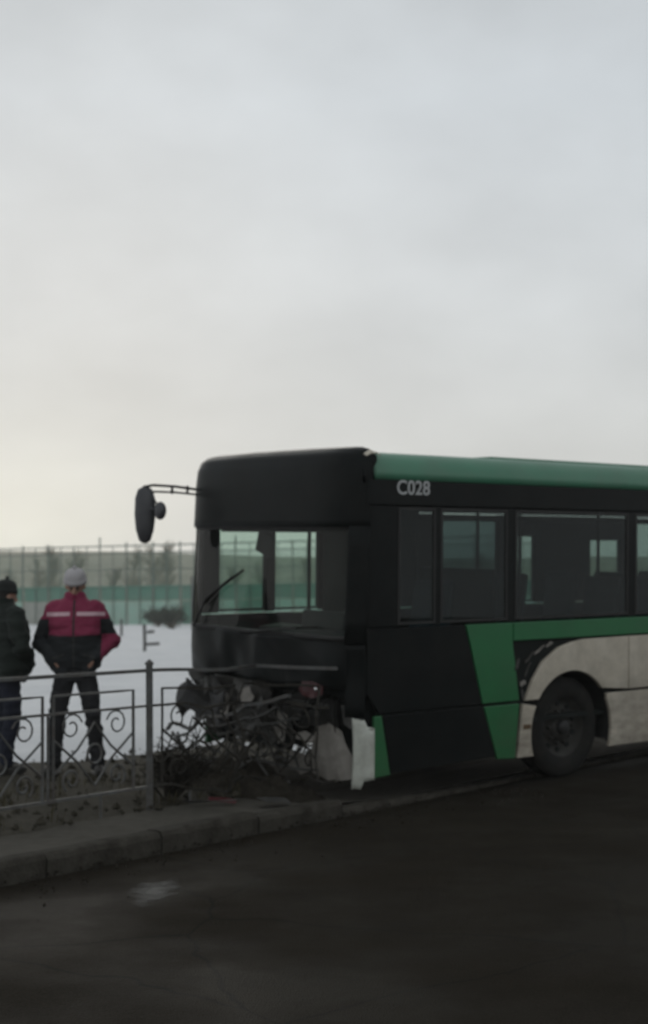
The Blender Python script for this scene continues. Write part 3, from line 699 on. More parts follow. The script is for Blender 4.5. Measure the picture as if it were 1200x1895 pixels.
for (s, t) in ((0.72, 1.5), (1.72, 1.12), (1.98, 2.2), (3.1, 1.1), (3.1, 1.7), (4.3, 1.1), (5.9, 1.1)):
    MB().tube([B(s, t, 0.6), B(s, t, 2.66)], 0.018, 8).build('grab_pole', M_INT, bus, smooth=True)
for t in (0.55, 1.95):
    MB().tube([B(1.2, t, 2.42), B(9.8, t, 2.42)], 0.016, 8).build('grab_rail', M_INT, bus, smooth=True)
MB().box((1.62, 1.95, 0.62), (1.66, 2.43, 2.45)).build('door_post', M_INT, bus)
MB().box((0.30, 1.52, 2.06), (0.33, 1.76, 2.27), rot=Matrix.Rotation(0.3, 3, 'X')).build('interior_mirror', M_INT, bus, bevel=0.02)
MB().box((0.28, 0.2, 2.27), (0.9, 2.3, 2.66)).build('display_housing', M_INT, bus)

# ------------------------------------------------------------------ fence along the pavement
FV = 0.93
def F(k, z, d=0.0): return S(k + 0.78, FV + d, z)      # k metres from the visible post
PAN = 2.0
def scroll(c, r, a0, turns, n=14, flip=1):
    return [(c[0] + flip * r * (1 - 0.72 * i / n) * math.cos(a0 + turns * 2 * math.pi * i / n), c[1] + r * (1 - 0.72 * i / n) * math.sin(a0 + turns * 2 * math.pi * i / n)) for i in range(n + 1)]
def panel_lines():
    """polylines (k 0..2, z) of one section, with bar radius and part name"""
    o = []
    o.append(('top_rail', [(0.02 + 0.098 * i, 1.155) for i in range(21)], 0.019))
    o.append(('middle_rail', [(0.02 + 0.098 * i, 0.885) for i in range(21)], 0.013))
    o.append(('bottom_rail', [(0.02 + 0.098 * i, 0.27) for i in range(21)], 0.015))
    for k0, k1 in ((0.17, 0.95), (1.05, 1.83)):
        o.append(('inner_frame', [(k0, 0.27)] + [(k0, 0.27 + 0.186 * i) for i in range(1, 5)] + [(k0 + (k1 - k0) * i / 6, 1.014) for i in range(7)] + [(k1, 1.014 - 0.186 * i) for i in range(1, 5)], 0.012))
        c = (k0 + k1) / 2
        o.append(('ornament', [(k0, 0.45), (c - 0.16, 0.62), (c, 0.80), (c + 0.16, 0.62), (k1, 0.45)], 0.010))
        o.append(('ornament', [(k0, 0.70), (c - 0.16, 0.52), (c, 0.34), (c + 0.16, 0.52), (k1, 0.70)], 0.010))
        o.append(('scroll', scroll((c - 0.22, 0.78), 0.105, 0.3, 1.3, 16), 0.0075))
        o.append(('scroll', scroll((c + 0.22, 0.78), 0.105, 0.3, 1.3, 16, -1), 0.0075))
        o.append(('scroll', scroll((c - 0.22, 0.40), 0.09, -2.2, -1.2, 16), 0.009))
        o.append(('scroll', scroll((c + 0.22, 0.40), 0.09, -2.2, -1.2, 16, -1), 0.009))
        o.append(('ring', [(c + 0.07 * math.cos(2 * math.pi * i / 16), 0.572 + 0.07 * math.sin(2 * math.pi * i / 16)) for i in range(17)], 0.009))
    o.append(('picket', [(1.0, 0.27), (1.0, 0.58), (1.0, 0.885)], 0.011))
    return o
def post(parent, fn, k, lean=0.0):
    p = MB().tube([fn(k, -0.1), fn(k, 0.3), fn(k, 0.8), fn(k, 1.20)], 0.034, 4)
    po = p.build('post', M_IRON, parent)
    q = fn(k, 1.20)
    MB().tube([q, q + Vector((0, 0, 0.012)), q + Vector((0, 0, 0.04))], [0.044, 0.044, 0.006], 4).build('post_cap', M_IRON, po)
M_MUDIRON = mat('mud_caked_iron', (0.05, 0.048, 0.042), (0.025, 0.023, 0.02), rough=0.85, scale=14, dirt=(0.04, 0.033, 0.025), dscale=8, damt=0.8, bump=0.3, spec=0.15)
def fence_section(k0, fn, label, low=M_IRON):
    e = empty('fence_section'); tag(e, label, 'fence', 'iron fence sections along the pavement')
    for nm, pts, r in panel_lines():
        MB().tube([fn(k0 + k, z) for k, z in pts], r, 6 if r < 0.012 else 4).build(nm, M_IRON if r > 0.018 else low, e)
    for kk in (0.5, 1.5):
        MB().tube([fn(k0 + kk, 0.0), fn(k0 + kk, 0.27)], 0.012, 4).build('foot', M_IRON, e)
    return e
straight = lambda k, z: F(k, z)
s1 = fence_section(-PAN, straight, 'upright grey iron fence section in front of the person in burgundy')
post(s1, straight, -PAN)
s0 = fence_section(-2 * PAN, straight, 'grey iron fence section just outside the left edge, nearest the road camera')
post(s0, straight, -2 * PAN)
# the struck section: wraps round the nose of the bus, lower half dragged and twisted
way = [(0.0, F(0, 0)), (0.45, F(0.45, 0)), (0.9, F(0.88, 0, -0.03)), (1.2, bw(-0.26, 0.95, 0)), (1.6, bw(-0.22, 0.45, 0)), (2.0, bw(-0.12, -0.02, 0)), (2.6, bw(0.1, -0.2, 0))]
def path(k):
    for i in range(len(way) - 1):
        if k <= way[i + 1][0] or i == len(way) - 2:
            f = (k - way[i][0]) / (way[i + 1][0] - way[i][0])
            a = way[max(i - 1, 0)][1]; b = way[i][1]; c = way[i + 1][1]; d = way[min(i + 2, len(way) - 1)][1]
            p = 0.5 * ((2 * b) + (c - a) * f + (2 * a - 5 * b + 4 * c - d) * f * f + (3 * b - a - 3 * c + d) * f ** 3)
            return p
def bent(k, z):
    p = path(max(k, 0)); w = sstep(0.05, 0.9, k)
    low = max(0, 1.12 - z)
    q = Vector((p.x, p.y, z))
    q += Vector((-U.x * 0.10 + 0.02, -0.16, 0)) * (w * low)
    q.z -= w * 0.03 * (1 + 1.2 * low)
    wob = w * min(1, low * 2.2)
    q += Vector((noise.noise(Vector((k * 2.2, z * 3, 1))), noise.noise(Vector((k * 2.2, z * 3, 9))), 0.7 * noise.noise(Vector((k * 2.6, z * 3, 17))))) * (0.22 * wob)
    q.z = max(q.z, 0.14) if k > 0.1 and z > 0.05 else q.z
    return q
s2 = fence_section(0.0, bent, 'buckled iron fence section wrapped round the smashed nose of the bus', M_MUDIRON)
post(s2, straight, 0.0)
def crushed(k, z):
    f = k / 2.0; t = 0.35 + 1.85 * f
    zz = 0.16 + 0.66 * z * (0.75 + 0.25 * math.sin(k * 2.2 + 1)) - 0.05
    s_ = -0.22 - 0.16 * math.sin(math.pi * f) + 0.16 * (1.0 - z) - 0.1 * f
    w = Vector((noise.noise(Vector((k * 1.9, z * 2.4, 31))), noise.noise(Vector((k * 1.9, z * 2.4, 39))), noise.noise(Vector((k * 2.1, z * 2.4, 47)))))
    q = bw(s_, t, 0) + w * 0.20; q.z = max(zz + w.z * 0.16, 0.15)
    return q
s3 = fence_section(0.0, crushed, 'mangled iron fence section crushed low against the bus bumper', M_BENT)

# ------------------------------------------------------------------ soil heap, debris, added road patch
def heap(a, b):
    t = 2 * math.pi * a; r = b
    x = r * math.cos(t); y = r * math.sin(t)
    p = bw(-0.28 + 0.42 * x, 1.25 + 1.25 * y, 0)
    h = 0.27 * (1 - r * r) * (0.8 + 0.6 * fbm((x * 2, y * 3, 4), 1.2, 4)) + 0.05 * fbm((x * 9, y * 9, 4), 1, 3)
    return Vector((p.x, p.y, 0.07 - 0.06 * drop((p - K0).dot(U)) * (1 - sstep(1.0, 2.6, (p - K0).dot(NV))) + max(h, -0.05)))
M_SOIL = ground_material('dark_soil', [(0.028, 0.024, 0.018), (0.018, 0.015, 0.011), (0.045, 0.039, 0.03)], (3, 14), 0.95, 1.0, 30, 0.1)
tag(MB().grid(60, 22, heap).build('soil_heap', M_SOIL, smooth=True), 'ridge of dark ploughed-up soil under the smashed bus nose', 'soil')
def clods(n, spot, smin, smax, m, seed):
    rnd = random.Random(seed); mb = MB()
    for _ in range(n):
        p = spot(rnd); r = rnd.uniform(smin, smax) ; 
        vs = []
        for q in ((1, 0, 0), (-1, 0, 0), (0, 1, 0), (0, -1, 0), (0, 0, 1), (0, 0, -1)):
            vs.append(Vector(p) + Vector([c * r * rnd.uniform(0.6, 1.3) for c in q]) + Vector((rnd.uniform(-.3, .3) * r, rnd.uniform(-.3, .3) * r, 0)))
        mb.add(vs, [(0, 2, 4), (2, 1, 4), (1, 3, 4), (3, 0, 4), (2, 0, 5), (1, 2, 5), (3, 1, 5), (0, 3, 5)])
    return mb
o = clods(500, lambda r: S(r.uniform(-4, 4), 0.05 - abs(r.gauss(0, 0.35)), 0.0), 0.004, 0.014, M_SOIL, 3).build('road_grit', M_SOIL)
o['kind'] = 'stuff'; o['label'] = 'loose dark grit along the foot of the kerb'; o['category'] = 'grit'
o = clods(1200, lambda r: S(r.uniform(-6, 7), r.uniform(0.7, 4.5), 0.125), 0.01, 0.045, M_MUD, 5).build('soil_clods', M_MUD)
o['kind'] = 'stuff'; o['label'] = 'small clods of earth scattered over the verge'; o['category'] = 'soil'
# dead grass on the verge
M_GRASS = mat('dead_grass', (0.085, 0.075, 0.045), (0.05, 0.046, 0.028), rough=0.95, scale=9, spec=0.1)
rnd = random.Random(11); g = MB()
for _ in range(420):
    u = rnd.uniform(-7, 5); v = 0.82 + abs(rnd.gauss(0.2, 1.3)); c = S(u, v, 0.10)
    if noise.noise(Vector((u * 1.1, v * 1.1, 7))) < -0.05: continue
    for k in range(9):
        a = rnd.uniform(0, 6.28); ln = rnd.uniform(0.05, 0.17); w = 0.004
        b0 = c + Vector((rnd.gauss(0, 0.05), rnd.gauss(0, 0.05), 0)); d = Vector((math.cos(a), math.sin(a), 0)); e = Vector((-d.y, d.x, 0)) * w
        lean = rnd.uniform(0.2, 0.9)
        m1 = b0 + d * ln * lean * 0.4 + Vector((0, 0, ln * 0.65)); tp = b0 + d * ln * lean + Vector((0, 0, ln * (1.05 - 0.3 * lean)))
        g.add([b0 - e, b0 + e, m1 + e * 0.8, m1 - e * 0.8, tp], [(0, 1, 2, 3), (3, 2, 4)])
o = g.build('dead_grass', M_GRASS); o['kind'] = 'stuff'; o['label'] = 'short dead grass tufts along the muddy verge'; o['category'] = 'grass'
# pale patch added to mimic a windscreen smudge, broken up at its edges
def road_z(p):
    d = Vector((p.x, p.y, 0)) - K0; return 0.012 * fbm((d.dot(U), d.dot(NV), 0), 0.35, 3) - 0.012
def smudge(a, b):
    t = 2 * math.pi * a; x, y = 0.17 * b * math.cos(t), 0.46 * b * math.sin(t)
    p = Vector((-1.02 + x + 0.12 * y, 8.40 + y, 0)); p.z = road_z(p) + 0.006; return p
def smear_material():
    m = bpy.data.materials.new('pale_smudge'); m.use_nodes = True; t = m.node_tree; b = t.nodes['Principled BSDF']; n, l = t.nodes.new, t.links.new
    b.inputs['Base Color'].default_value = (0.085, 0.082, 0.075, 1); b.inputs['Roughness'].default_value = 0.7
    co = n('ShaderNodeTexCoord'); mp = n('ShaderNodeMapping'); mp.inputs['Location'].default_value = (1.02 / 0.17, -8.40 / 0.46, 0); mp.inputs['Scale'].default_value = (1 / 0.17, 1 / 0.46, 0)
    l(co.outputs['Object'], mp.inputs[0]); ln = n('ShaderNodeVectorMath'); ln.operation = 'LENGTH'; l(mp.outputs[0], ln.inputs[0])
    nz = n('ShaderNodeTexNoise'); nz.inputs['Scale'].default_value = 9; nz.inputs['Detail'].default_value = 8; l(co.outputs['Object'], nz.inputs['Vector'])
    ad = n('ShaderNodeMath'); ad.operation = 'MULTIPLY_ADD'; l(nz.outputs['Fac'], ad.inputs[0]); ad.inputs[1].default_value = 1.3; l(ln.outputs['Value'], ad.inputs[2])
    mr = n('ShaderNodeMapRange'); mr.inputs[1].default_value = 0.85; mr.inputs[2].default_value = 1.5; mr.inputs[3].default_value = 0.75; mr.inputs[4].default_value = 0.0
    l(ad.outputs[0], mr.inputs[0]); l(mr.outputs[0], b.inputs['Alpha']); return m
tag(MB().grid(40, 10, smudge).build('added_smudge', smear_material(), smooth=True), 'small pale patch added on the dark road, mimicking a windscreen smudge', 'smudge')
# loose wreckage
def plate(name, poly, at, rz, tilt, m, label, cat='debris', th=0.006):
    o = MB().prism(poly, lambda u, v, d: (u, v, d + 0.25 * u * u + 0.15 * u * v), 0.0, th).build(name, m, bevel=0.002)
    o.location = at; o.rotation_euler = (tilt, 0.12, rz); tag(o, label, cat); return o
plate('lamp_shard', [(-0.12, -0.03), (0.10, -0.05), (0.13, 0.02), (0.02, 0.05), (-0.1, 0.04)], S(1.25, 0.62, 0.135), 0.4, 0.3, M_RED, 'dark red lamp lens shard lying by the fence foot')
plate('bumper_shard', [(-0.2, -0.05), (0.15, -0.08), (0.22, 0.03), (0.0, 0.09), (-0.18, 0.06)], S(1.5, 0.30, 0.125), 1.1, 0.25, M_BENT, 'dark grey bumper shard lying on the pavement below the bus corner')
plate('plastic_strip', [(-0.35, -0.02), (0.3, -0.03), (0.36, 0.015), (-0.3, 0.03)], S(1.0, 0.5, 0.14), 2.3, 0.1, M_PLASTIC, 'long black plastic strip lying on the pavement by the post')

# ------------------------------------------------------------------ people
def evaluated(mbq, name, voxel, smooth_it=6, fold=None):
    me = mbq.mesh(name, None)
    o = bpy.data.objects.new('tmp', me); col.objects.link(o)
    md = o.modifiers.new('r', 'REMESH'); md.mode = 'VOXEL'; md.voxel_size = voxel
    sm = o.modifiers.new('s', 'SMOOTH'); sm.iterations = smooth_it; sm.factor = 0.5
    dg = bpy.context.evaluated_depsgraph_get(); dg.update()
    r = bpy.data.meshes.new_from_object(o.evaluated_get(dg)); bpy.data.objects.remove(o)
    if fold:
        for v in r.vertices: v.co = fold(v.co, v.normal)
    r.polygons.foreach_set('use_smooth', [True] * len(r.polygons))
    r.update(); return r
def ob(name, me, m, parent):
    me.materials.clear(); me.materials.append(m)
    o = bpy.data.objects.new(name, me); col.objects.link(o); o.parent = parent; return o
def loft(mb, rings, seg=20):
    """rings: (cx, cy, cz, rx, ry)"""
    vs = []
    for cx, cy, cz, rx, ry in rings:
        for k in range(seg):
            t = 2 * math.pi * k / seg; c, s = math.cos(t), math.sin(t)
            c = math.copysign(abs(c) ** 0.85, c); s = math.copysign(abs(s) ** 0.85, s)
            vs.append((cx + rx * c, cy + ry * s, cz))
    n = len(rings)
    fs_ = [(i * seg + k, i * seg + (k + 1) % seg, (i + 1) * seg + (k + 1) % seg, (i + 1) * seg + k) for i in range(n - 1) for k in range(seg)]
    fs_ += [tuple(reversed(range(seg))), tuple((n - 1) * seg + k for k in range(seg))]
    mb.add(vs, fs_)
def limb(mb, pts, rs, seg=14):
    mb.tube(pts, rs, seg)
    for p, r in zip(pts, rs): mb.ball(p, r * 0.98, 12, 8)
M_SKIN = mat('skin', (0.42, 0.26, 0.19), (0.36, 0.21, 0.15), rough=0.6, scale=12, spec=0.3)
M_HAIR = mat('dark_hair', (0.02, 0.017, 0.015), rough=0.8)
M_EYE = mat('eye', (0.02, 0.018, 0.016), rough=0.3)

def jacket_material(name, upper, lower, zsplit):
    m = bpy.data.materials.new(name); m.use_nodes = True; t = m.node_tree; b = t.nodes['Principled BSDF']; n, l = t.nodes.new, t.links.new
    b.inputs['Roughness'].default_value = 0.75; b.inputs['Specular IOR Level'].default_value = 0.25
    co = n('ShaderNodeTexCoord'); sp = n('ShaderNodeSeparateXYZ'); l(co.outputs['Object'], sp.inputs[0])
    ax = n('ShaderNodeMath'); ax.operation = 'ABSOLUTE'; l(sp.outputs['X'], ax.inputs[0])
    # sleeve seams slope: burgundy yoke and chest, dark below and on the lower sleeves
    sl = n('ShaderNodeMath'); sl.operation = 'MULTIPLY_ADD'; l(ax.outputs[0], sl.inputs[0]); sl.inputs[1].default_value = -0.06; l(sp.outputs['Z'], sl.inputs[2])
    nz = n('ShaderNodeTexNoise'); nz.inputs['Scale'].default_value = 9; l(co.outputs['Object'], nz.inputs['Vector'])
    ad = n('ShaderNodeMath'); ad.operation = 'MULTIPLY_ADD'; l(nz.outputs['Fac'], ad.inputs[0]); ad.inputs[1].default_value = 0.03; l(sl.outputs[0], ad.inputs[2])
    st = n('ShaderNodeMapRange'); st.inputs[1].default_value = zsplit - 0.006; st.inputs[2].default_value = zsplit + 0.006; l(ad.outputs[0], st.inputs[0])
    sv_ = n('ShaderNodeMath'); sv_.operation = 'GREATER_THAN'; l(ax.outputs[0], sv_.inputs[0]); sv_.inputs[1].default_value = 0.225
    sz_ = n('ShaderNodeMath'); sz_.operation = 'LESS_THAN'; l(sp.outputs['Z'], sz_.inputs[0]); sz_.inputs[1].default_value = 1.37
    ss_ = n('ShaderNodeMath'); ss_.operation = 'MULTIPLY'; l(sv_.outputs[0], ss_.inputs[0]); l(sz_.outputs[0], ss_.inputs[1])
    sb_ = n('ShaderNodeMath'); sb_.operation = 'SUBTRACT'; sb_.use_clamp = True; l(st.outputs[0], sb_.inputs[0]); l(ss_.outputs[0], sb_.inputs[1]); st = sb_
    # one forearm facing is burgundy
    fa = n('ShaderNodeMath'); fa.operation = 'GREATER_THAN'; l(sp.outputs['X'], fa.inputs[0]); fa.inputs[1].default_value = 0.235
    fz = n('ShaderNodeMath'); fz.operation = 'LESS_THAN'; l(sp.outputs['Z'], fz.inputs[0]); fz.inputs[1].default_value = 1.235
    fm = n('ShaderNodeMath'); fm.operation = 'MULTIPLY'; l(fa.outputs[0], fm.inputs[0]); l(fz.outputs[0], fm.inputs[1])
    mxm = n('ShaderNodeMath'); mxm.operation = 'MAXIMUM'; l(st.outputs[0], mxm.inputs[0]); l(fm.outputs[0], mxm.inputs[1])
    mm = n('ShaderNodeMix'); mm.data_type = 'RGBA'; l(mxm.outputs[0], mm.inputs['Factor'])
    mm.inputs[6].default_value = (*lower, 1); mm.inputs[7].default_value = (*upper, 1)
    l(mm.outputs[2], b.inputs['Base Color'])
    bn = n('ShaderNodeTexNoise'); bn.inputs['Scale'].default_value = 14; bn.inputs['Detail'].default_value = 5; l(co.outputs['Object'], bn.inputs['Vector'])
    bp = n('ShaderNodeBump'); bp.inputs['Strength'].default_value = 0.5; bp.inputs['Distance'].default_value = 0.03; l(bn.outputs['Fac'], bp.inputs['Height']); l(bp.outputs[0], b.inputs['Normal'])
    return m

def head(mb, hz, tilt):
    """skull, jaw, nose, ears, neck; faces -y"""
    rot = Matrix.Rotation(tilt, 3, 'X'); c = Vector((0, -0.01, hz))
    def at(x, y, z): return c + rot @ Vector((x, y, z))
    mb.ball(at(0, 0.01, 0.02), (0.076, 0.094, 0.105), 18, 12, rot)
    mb.ball(at(0, -0.025, -0.06), (0.056, 0.064, 0.065), 14, 10, rot)
    mb.ball(at(0, -0.095, -0.018), (0.014, 0.022, 0.026), 10, 8, rot)
    mb.ball(at(0, -0.075, -0.085), (0.026, 0.02, 0.022), 10, 8, rot)
    mb.ball(at(0, -0.072, 0.018), (0.052, 0.022, 0.014), 10, 8, rot)
    for s in (-1, 1):
        mb.ball(at(s * 0.078, 0.012, -0.01), (0.012, 0.022, 0.034), 10, 8, rot)
    mb.tube([at(0, 0.02, -0.06), (0, 0.03, hz - 0.22)], [0.056, 0.066], 14)
    return at, rot

def hand(mb, wrist, d, palm_n, side_v, sc=1.0):
    """relaxed hand, five separate curled fingers; d points along the hand"""
    d, palm_n, side_v = Vector(d).normalized(), Vector(palm_n).normalized(), Vector(side_v).normalized()
    w = Vector(wrist)
    mb.tube([w, w + d * 0.05 * sc, w + d * 0.095 * sc], [0.026 * sc, 0.036 * sc, 0.034 * sc], 10)
    for k, (off, ln) in enumerate(((0.028, 0.072), (0.010, 0.082), (-0.009, 0.076), (-0.027, 0.06))):
        b0 = w + d * 0.088 * sc + side_v * off * sc
        b1 = b0 + (d * 0.9 + palm_n * 0.3).normalized() * ln * 0.5 * sc
        b2 = b1 + (d * 0.55 + palm_n * 0.8).normalized() * ln * 0.32 * sc
        b3 = b2 + (d * 0.1 + palm_n).normalized() * ln * 0.26 * sc
        mb.tube([b0, b1, b2, b3], [0.0098 * sc, 0.0092 * sc, 0.0085 * sc, 0.0065 * sc], 8)
    b0 = w + d * 0.03 * sc + side_v * 0.028 * sc
    b1 = b0 + (d * 0.6 + side_v * 0.7 + palm_n * 0.3).normalized() * 0.038 * sc
    b2 = b1 + (d + side_v * 0.1 + palm_n * 0.5).normalized() * 0.032 * sc
    mb.tube([b0, b1, b2], [0.014 * sc, 0.011 * sc, 0.008 * sc], 8)

def surface_strip(bvh, pts, w, name, m, parent, off=0.006):
    """pts: (x, z) polyline on the front; a thin strip lying on the garment"""
    mb = MB(); vs = []
    for x, z in pts:
        for dz in (-w / 2, w / 2):
            h = bvh.ray_cast(Vector((x, -2, z + dz)), Vector((0, 1, 0)))
            y = h[0].y if h[0] else -0.15
            vs.append((x, y - off, z + dz))
    mb.add(vs, [(2 * i, 2 * i + 2, 2 * i + 3, 2 * i + 1) for i in range(len(pts) - 1)])
    return mb.build(name, m, parent, solid=0.004)

def person(loc, rz, label, P):
    """arms bent with hands at the jacket pockets, feet apart; origin at the soles"""
    root = empty('person', loc, rz); root.scale = (P['sc'],) * 3
    tag(root, label, 'person', 'people standing behind the fence')
    fl, fr = P['feet']                      # (x, y) of the two feet
    hl, hr = (-0.095, 0.0, 0.90), (0.095, 0.0, 0.90)
    kl = ((hl[0] + fl[0]) / 2 - 0.012, -0.045 + fl[1] * 0.5, 0.49); kr = ((hr[0] + fr[0]) / 2 + 0.012, -0.045 + fr[1] * 0.5, 0.49)
    al = (fl[0], fl[1] + 0.01, 0.09); ar = (fr[0], fr[1] + 0.01, 0.09)
    sh = 1.455
    arms = []
    for s in (-1, 1):
        e = (s * P['elbow'], 0.05, 1.165); wz = 1.02
        w = (s * P['wrist'], -0.10, wz)
        arms.append((s, (s * 0.175, 0.015, sh), e, w))
    # body: one continuous surface under the clothes, with head, hands and feet
    b = MB(); at, rot = head(b, P['hz'], P['tilt'])
    loft(b, [(0, 0.0, 0.84, 0.13, 0.09), (0, 0.0, 0.95, 0.155, 0.105), (0, 0.0, 1.10, 0.135, 0.095), (0, 0.0, 1.30, 0.155, 0.105), (0, 0.01, 1.44, 0.16, 0.085), (0, 0.02, 1.53, 0.07, 0.06)])
    for h_, k_, a_ in ((hl, kl, al), (hr, kr, ar)):
        limb(b, [h_, k_, a_], [0.075, 0.05, 0.036]); b.ball((a_[0], a_[1] - 0.045, 0.05), (0.03, 0.085, 0.022))
    for s, p0, e, w in arms:
        limb(b, [p0, e, w], [0.05, 0.04, 0.028])
        hand(b, w, (-s * 0.55, -0.15, -0.8), (-s * 0.3, 0.8, 0), (0.1 * s, -1, 0.2))
    body = ob('body', evaluated(b, 'body', 0.0075, 2), M_SKIN, root)
    # face details
    for s in (-1, 1):
        MB().ball(at(s * 0.03, -0.083, 0.0), (0.010, 0.006, 0.007), 10, 6).build('eye', M_EYE, body, smooth=True)
        MB().tube([at(s * 0.014, -0.094, 0.022), at(s * 0.046, -0.086, 0.024)], 0.005, 5).build('eyebrow', M_HAIR, body)
    MB().tube([at(-0.022, -0.088, -0.064), at(0, -0.094, -0.063), at(0.022, -0.088, -0.064)], 0.004, 5).build('mouth', mat('lips', (0.28, 0.11, 0.09)), body)
    # hair / cap / hood
    hair = MB(); hair.ball(at(0, 0.03, 0.03), (0.083, 0.092, 0.10), 18, 12, rot); hair.ball(at(0, 0.05, -0.03), (0.072, 0.06, 0.08), 14, 10, rot)
    hair.ball(at(0, -0.035, 0.085), (0.065, 0.05, 0.035), 12, 8, rot)
    ob('hair', evaluated(hair, 'hair', 0.011, 2), P.get('hair', M_HAIR), root)
    if P.get('cap'):
        c = MB()
        prof = [(0.10, 0.045), (0.104, 0.075), (0.098, 0.115), (0.078, 0.145), (0.04, 0.163), (0.002, 0.168)]
        c.lathe(prof, 24, lambda x, y, a: at(x * 0.93, y + 0.012, a - 0.005))
        c.lathe([(0.10, 0.045), (0.108, 0.043), (0.111, 0.06), (0.108, 0.085), (0.101, 0.088)], 24, lambda x, y, a: at(x * 0.93, y + 0.012, a - 0.012))
        co_ = c.build('knitted_cap', P['cap'], root, smooth=True)
        MB().ball(at(0, 0.012, 0.172), 0.018, 10, 8).build('cap_bobble', P['cap'], co_, smooth=True)
    # jacket
    j = MB(); W = P['girth']
    loft(j, [(0, 0.0, P['hem'], 0.185 * W, 0.145), (0, 0.0, P['hem'] + 0.05, 0.20 * W, 0.16), (0, 0.0, 1.10, 0.205 * W, 0.165), (0, -0.005, 1.25, 0.205 * W, 0.165), (0, 0.0, 1.38, 0.205 * W, 0.15), (0, 0.01, 1.46, 0.185 * W, 0.125), (0, 0.02, 1.52, 0.125 * W, 0.10), (0, 0.025, 1.56, 0.085, 0.085)], 28)
    j.lathe([(0.082, -0.03), (0.092, 0.02), (0.088, 0.055), (0.07, 0.06), (0.06, 0.02)], 20, lambda x, y, a: (x, y * 1.05 + 0.02, 1.555 + a))
    for s, p0, e, w in arms:
        limb(j, [(s * 0.15 * W, 0.015, sh - 0.005), (e[0] * 0.8, 0.04, 1.30), e, (w[0] * 1.12, w[1] * 0.7, w[2] + 0.05), w], [0.092, 0.083, 0.078, 0.068, 0.062])
        j.tube([w, Vector(w) + Vector((-s * 0.06, 0.0, -0.085))], [0.062, 0.055], 14); j.ball(Vector(w) + Vector((-s * 0.06, 0.0, -0.085)), (0.062, 0.05, 0.055))
        j.ball(Vector(w) + Vector((-s * 0.085, 0.01, -0.125)), (0.06, 0.06, 0.06))
    def fold(co, nn):
        f = noise.noise(Vector((co.x * 5, co.y * 5, co.z * 13))) * 0.020 + noise.noise(Vector((co.x * 11, co.y * 11, co.z * 26 + 4))) * 0.010
        ring = 0.007 * math.cos(co.z * 2 * math.pi / P.get('quilt', 99)) if P.get('quilt') and co.z < 1.4 else 0
        return co + nn * (f + ring)
    jm = evaluated(j, 'jacket', 0.012, 5, fold)
    jo = ob('jacket', jm, P['jacket'], root)
    bvh = BVHTree.FromPolygons([v.co for v in jm.vertices], [tuple(p.vertices) for p in jm.polygons])
    surface_strip(bvh, [(0.004 * math.sin(i), P['hem'] + 0.03 + (1.53 - P['hem'] - 0.03) * i / 14) for i in range(15)], 0.0, 'zip', M_PLASTIC, jo) if False else None
    zs = MB(); prev = []
    for i in range(24):
        z = P['hem'] + 0.02 + (1.52 - P['hem']) * i / 23
        for x in (-0.008, 0.008):
            h = bvh.ray_cast(Vector((x, -2, z)), Vector((0, 1, 0))); prev.append((x, (h[0].y if h[0] else -0.15) - 0.004, z))
    zs.add(prev, [(2 * i, 2 * i + 1, 2 * i + 3, 2 * i + 2) for i in range(23)]).build('zip', M_PLASTIC, jo, solid=0.003)
    for a, c in P.get('stripes', ()):
        surface_strip(bvh, [(a + (c - a) * i / 12, 1.415 - 0.012 * abs(a + (c - a) * i / 12)) for i in range(13)], 0.034, 'chest_stripe', mat('reflective_pink', (0.62, 0.42, 0.46), (0.52, 0.34, 0.38), rough=0.5), jo)
    for s in (-1, 1):                        # pocket flaps
        surface_strip(bvh, [(s * (0.085 + 0.10 * i / 6), 1.06 - 0.03 * i / 6) for i in range(7)], 0.022, 'pocket_flap', M_PLASTIC, jo)
    # trousers
    t = MB()
    loft(t, [(0, 0.0, 0.82, 0.15, 0.11), (0, 0.0, 0.90, 0.17, 0.125), (0, 0.0, 1.02, 0.165, 0.125)], 24)
    for h_, k_, a_ in ((hl, kl, al), (hr, kr, ar)):
        limb(t, [(h_[0] * 0.95, 0, 0.86), ((h_[0] + k_[0]) / 2, (h_[1] + k_[1]) / 2, 0.70), k_, ((k_[0] + a_[0]) / 2, (k_[1] + a_[1]) / 2 + 0.015, 0.29), (a_[0], a_[1], 0.085)], [0.095, 0.090, 0.073, 0.068, 0.064])
    def fold2(co, nn):
        k = 1 + 1.3 * (abs(co.z - 0.48) < 0.1) + 1.2 * (co.z < 0.22)
        return co + nn * (0.010 * k * noise.noise(Vector((co.x * 6, co.y * 6, co.z * 22))))
    ob('trousers', evaluated(t, 'trousers', 0.011, 4, fold2), P['trousers'], root)
    for a_, tw in ((al, -0.25), (ar, 0.25)):
        sm = MB(); r3 = Matrix.Rotation(tw, 3, 'Z')
        sm.ball((a_[0], a_[1] + 0.02, 0.075), (0.05, 0.06, 0.07), 14, 10, r3)
        sm.ball(Vector((a_[0], a_[1], 0.05)) + r3 @ Vector((0, -0.09, 0)), (0.048, 0.115, 0.048), 14, 10, r3)
        sm.box((a_[0] - 0.045, a_[1] - 0.16, 0.0), (a_[0] + 0.045, a_[1] + 0.07, 0.03), rot=r3)
        ob('shoe', evaluated(sm, 'shoe', 0.01, 4), mat('dark_shoe', (0.025, 0.023, 0.02), rough=0.6), root)
    return root

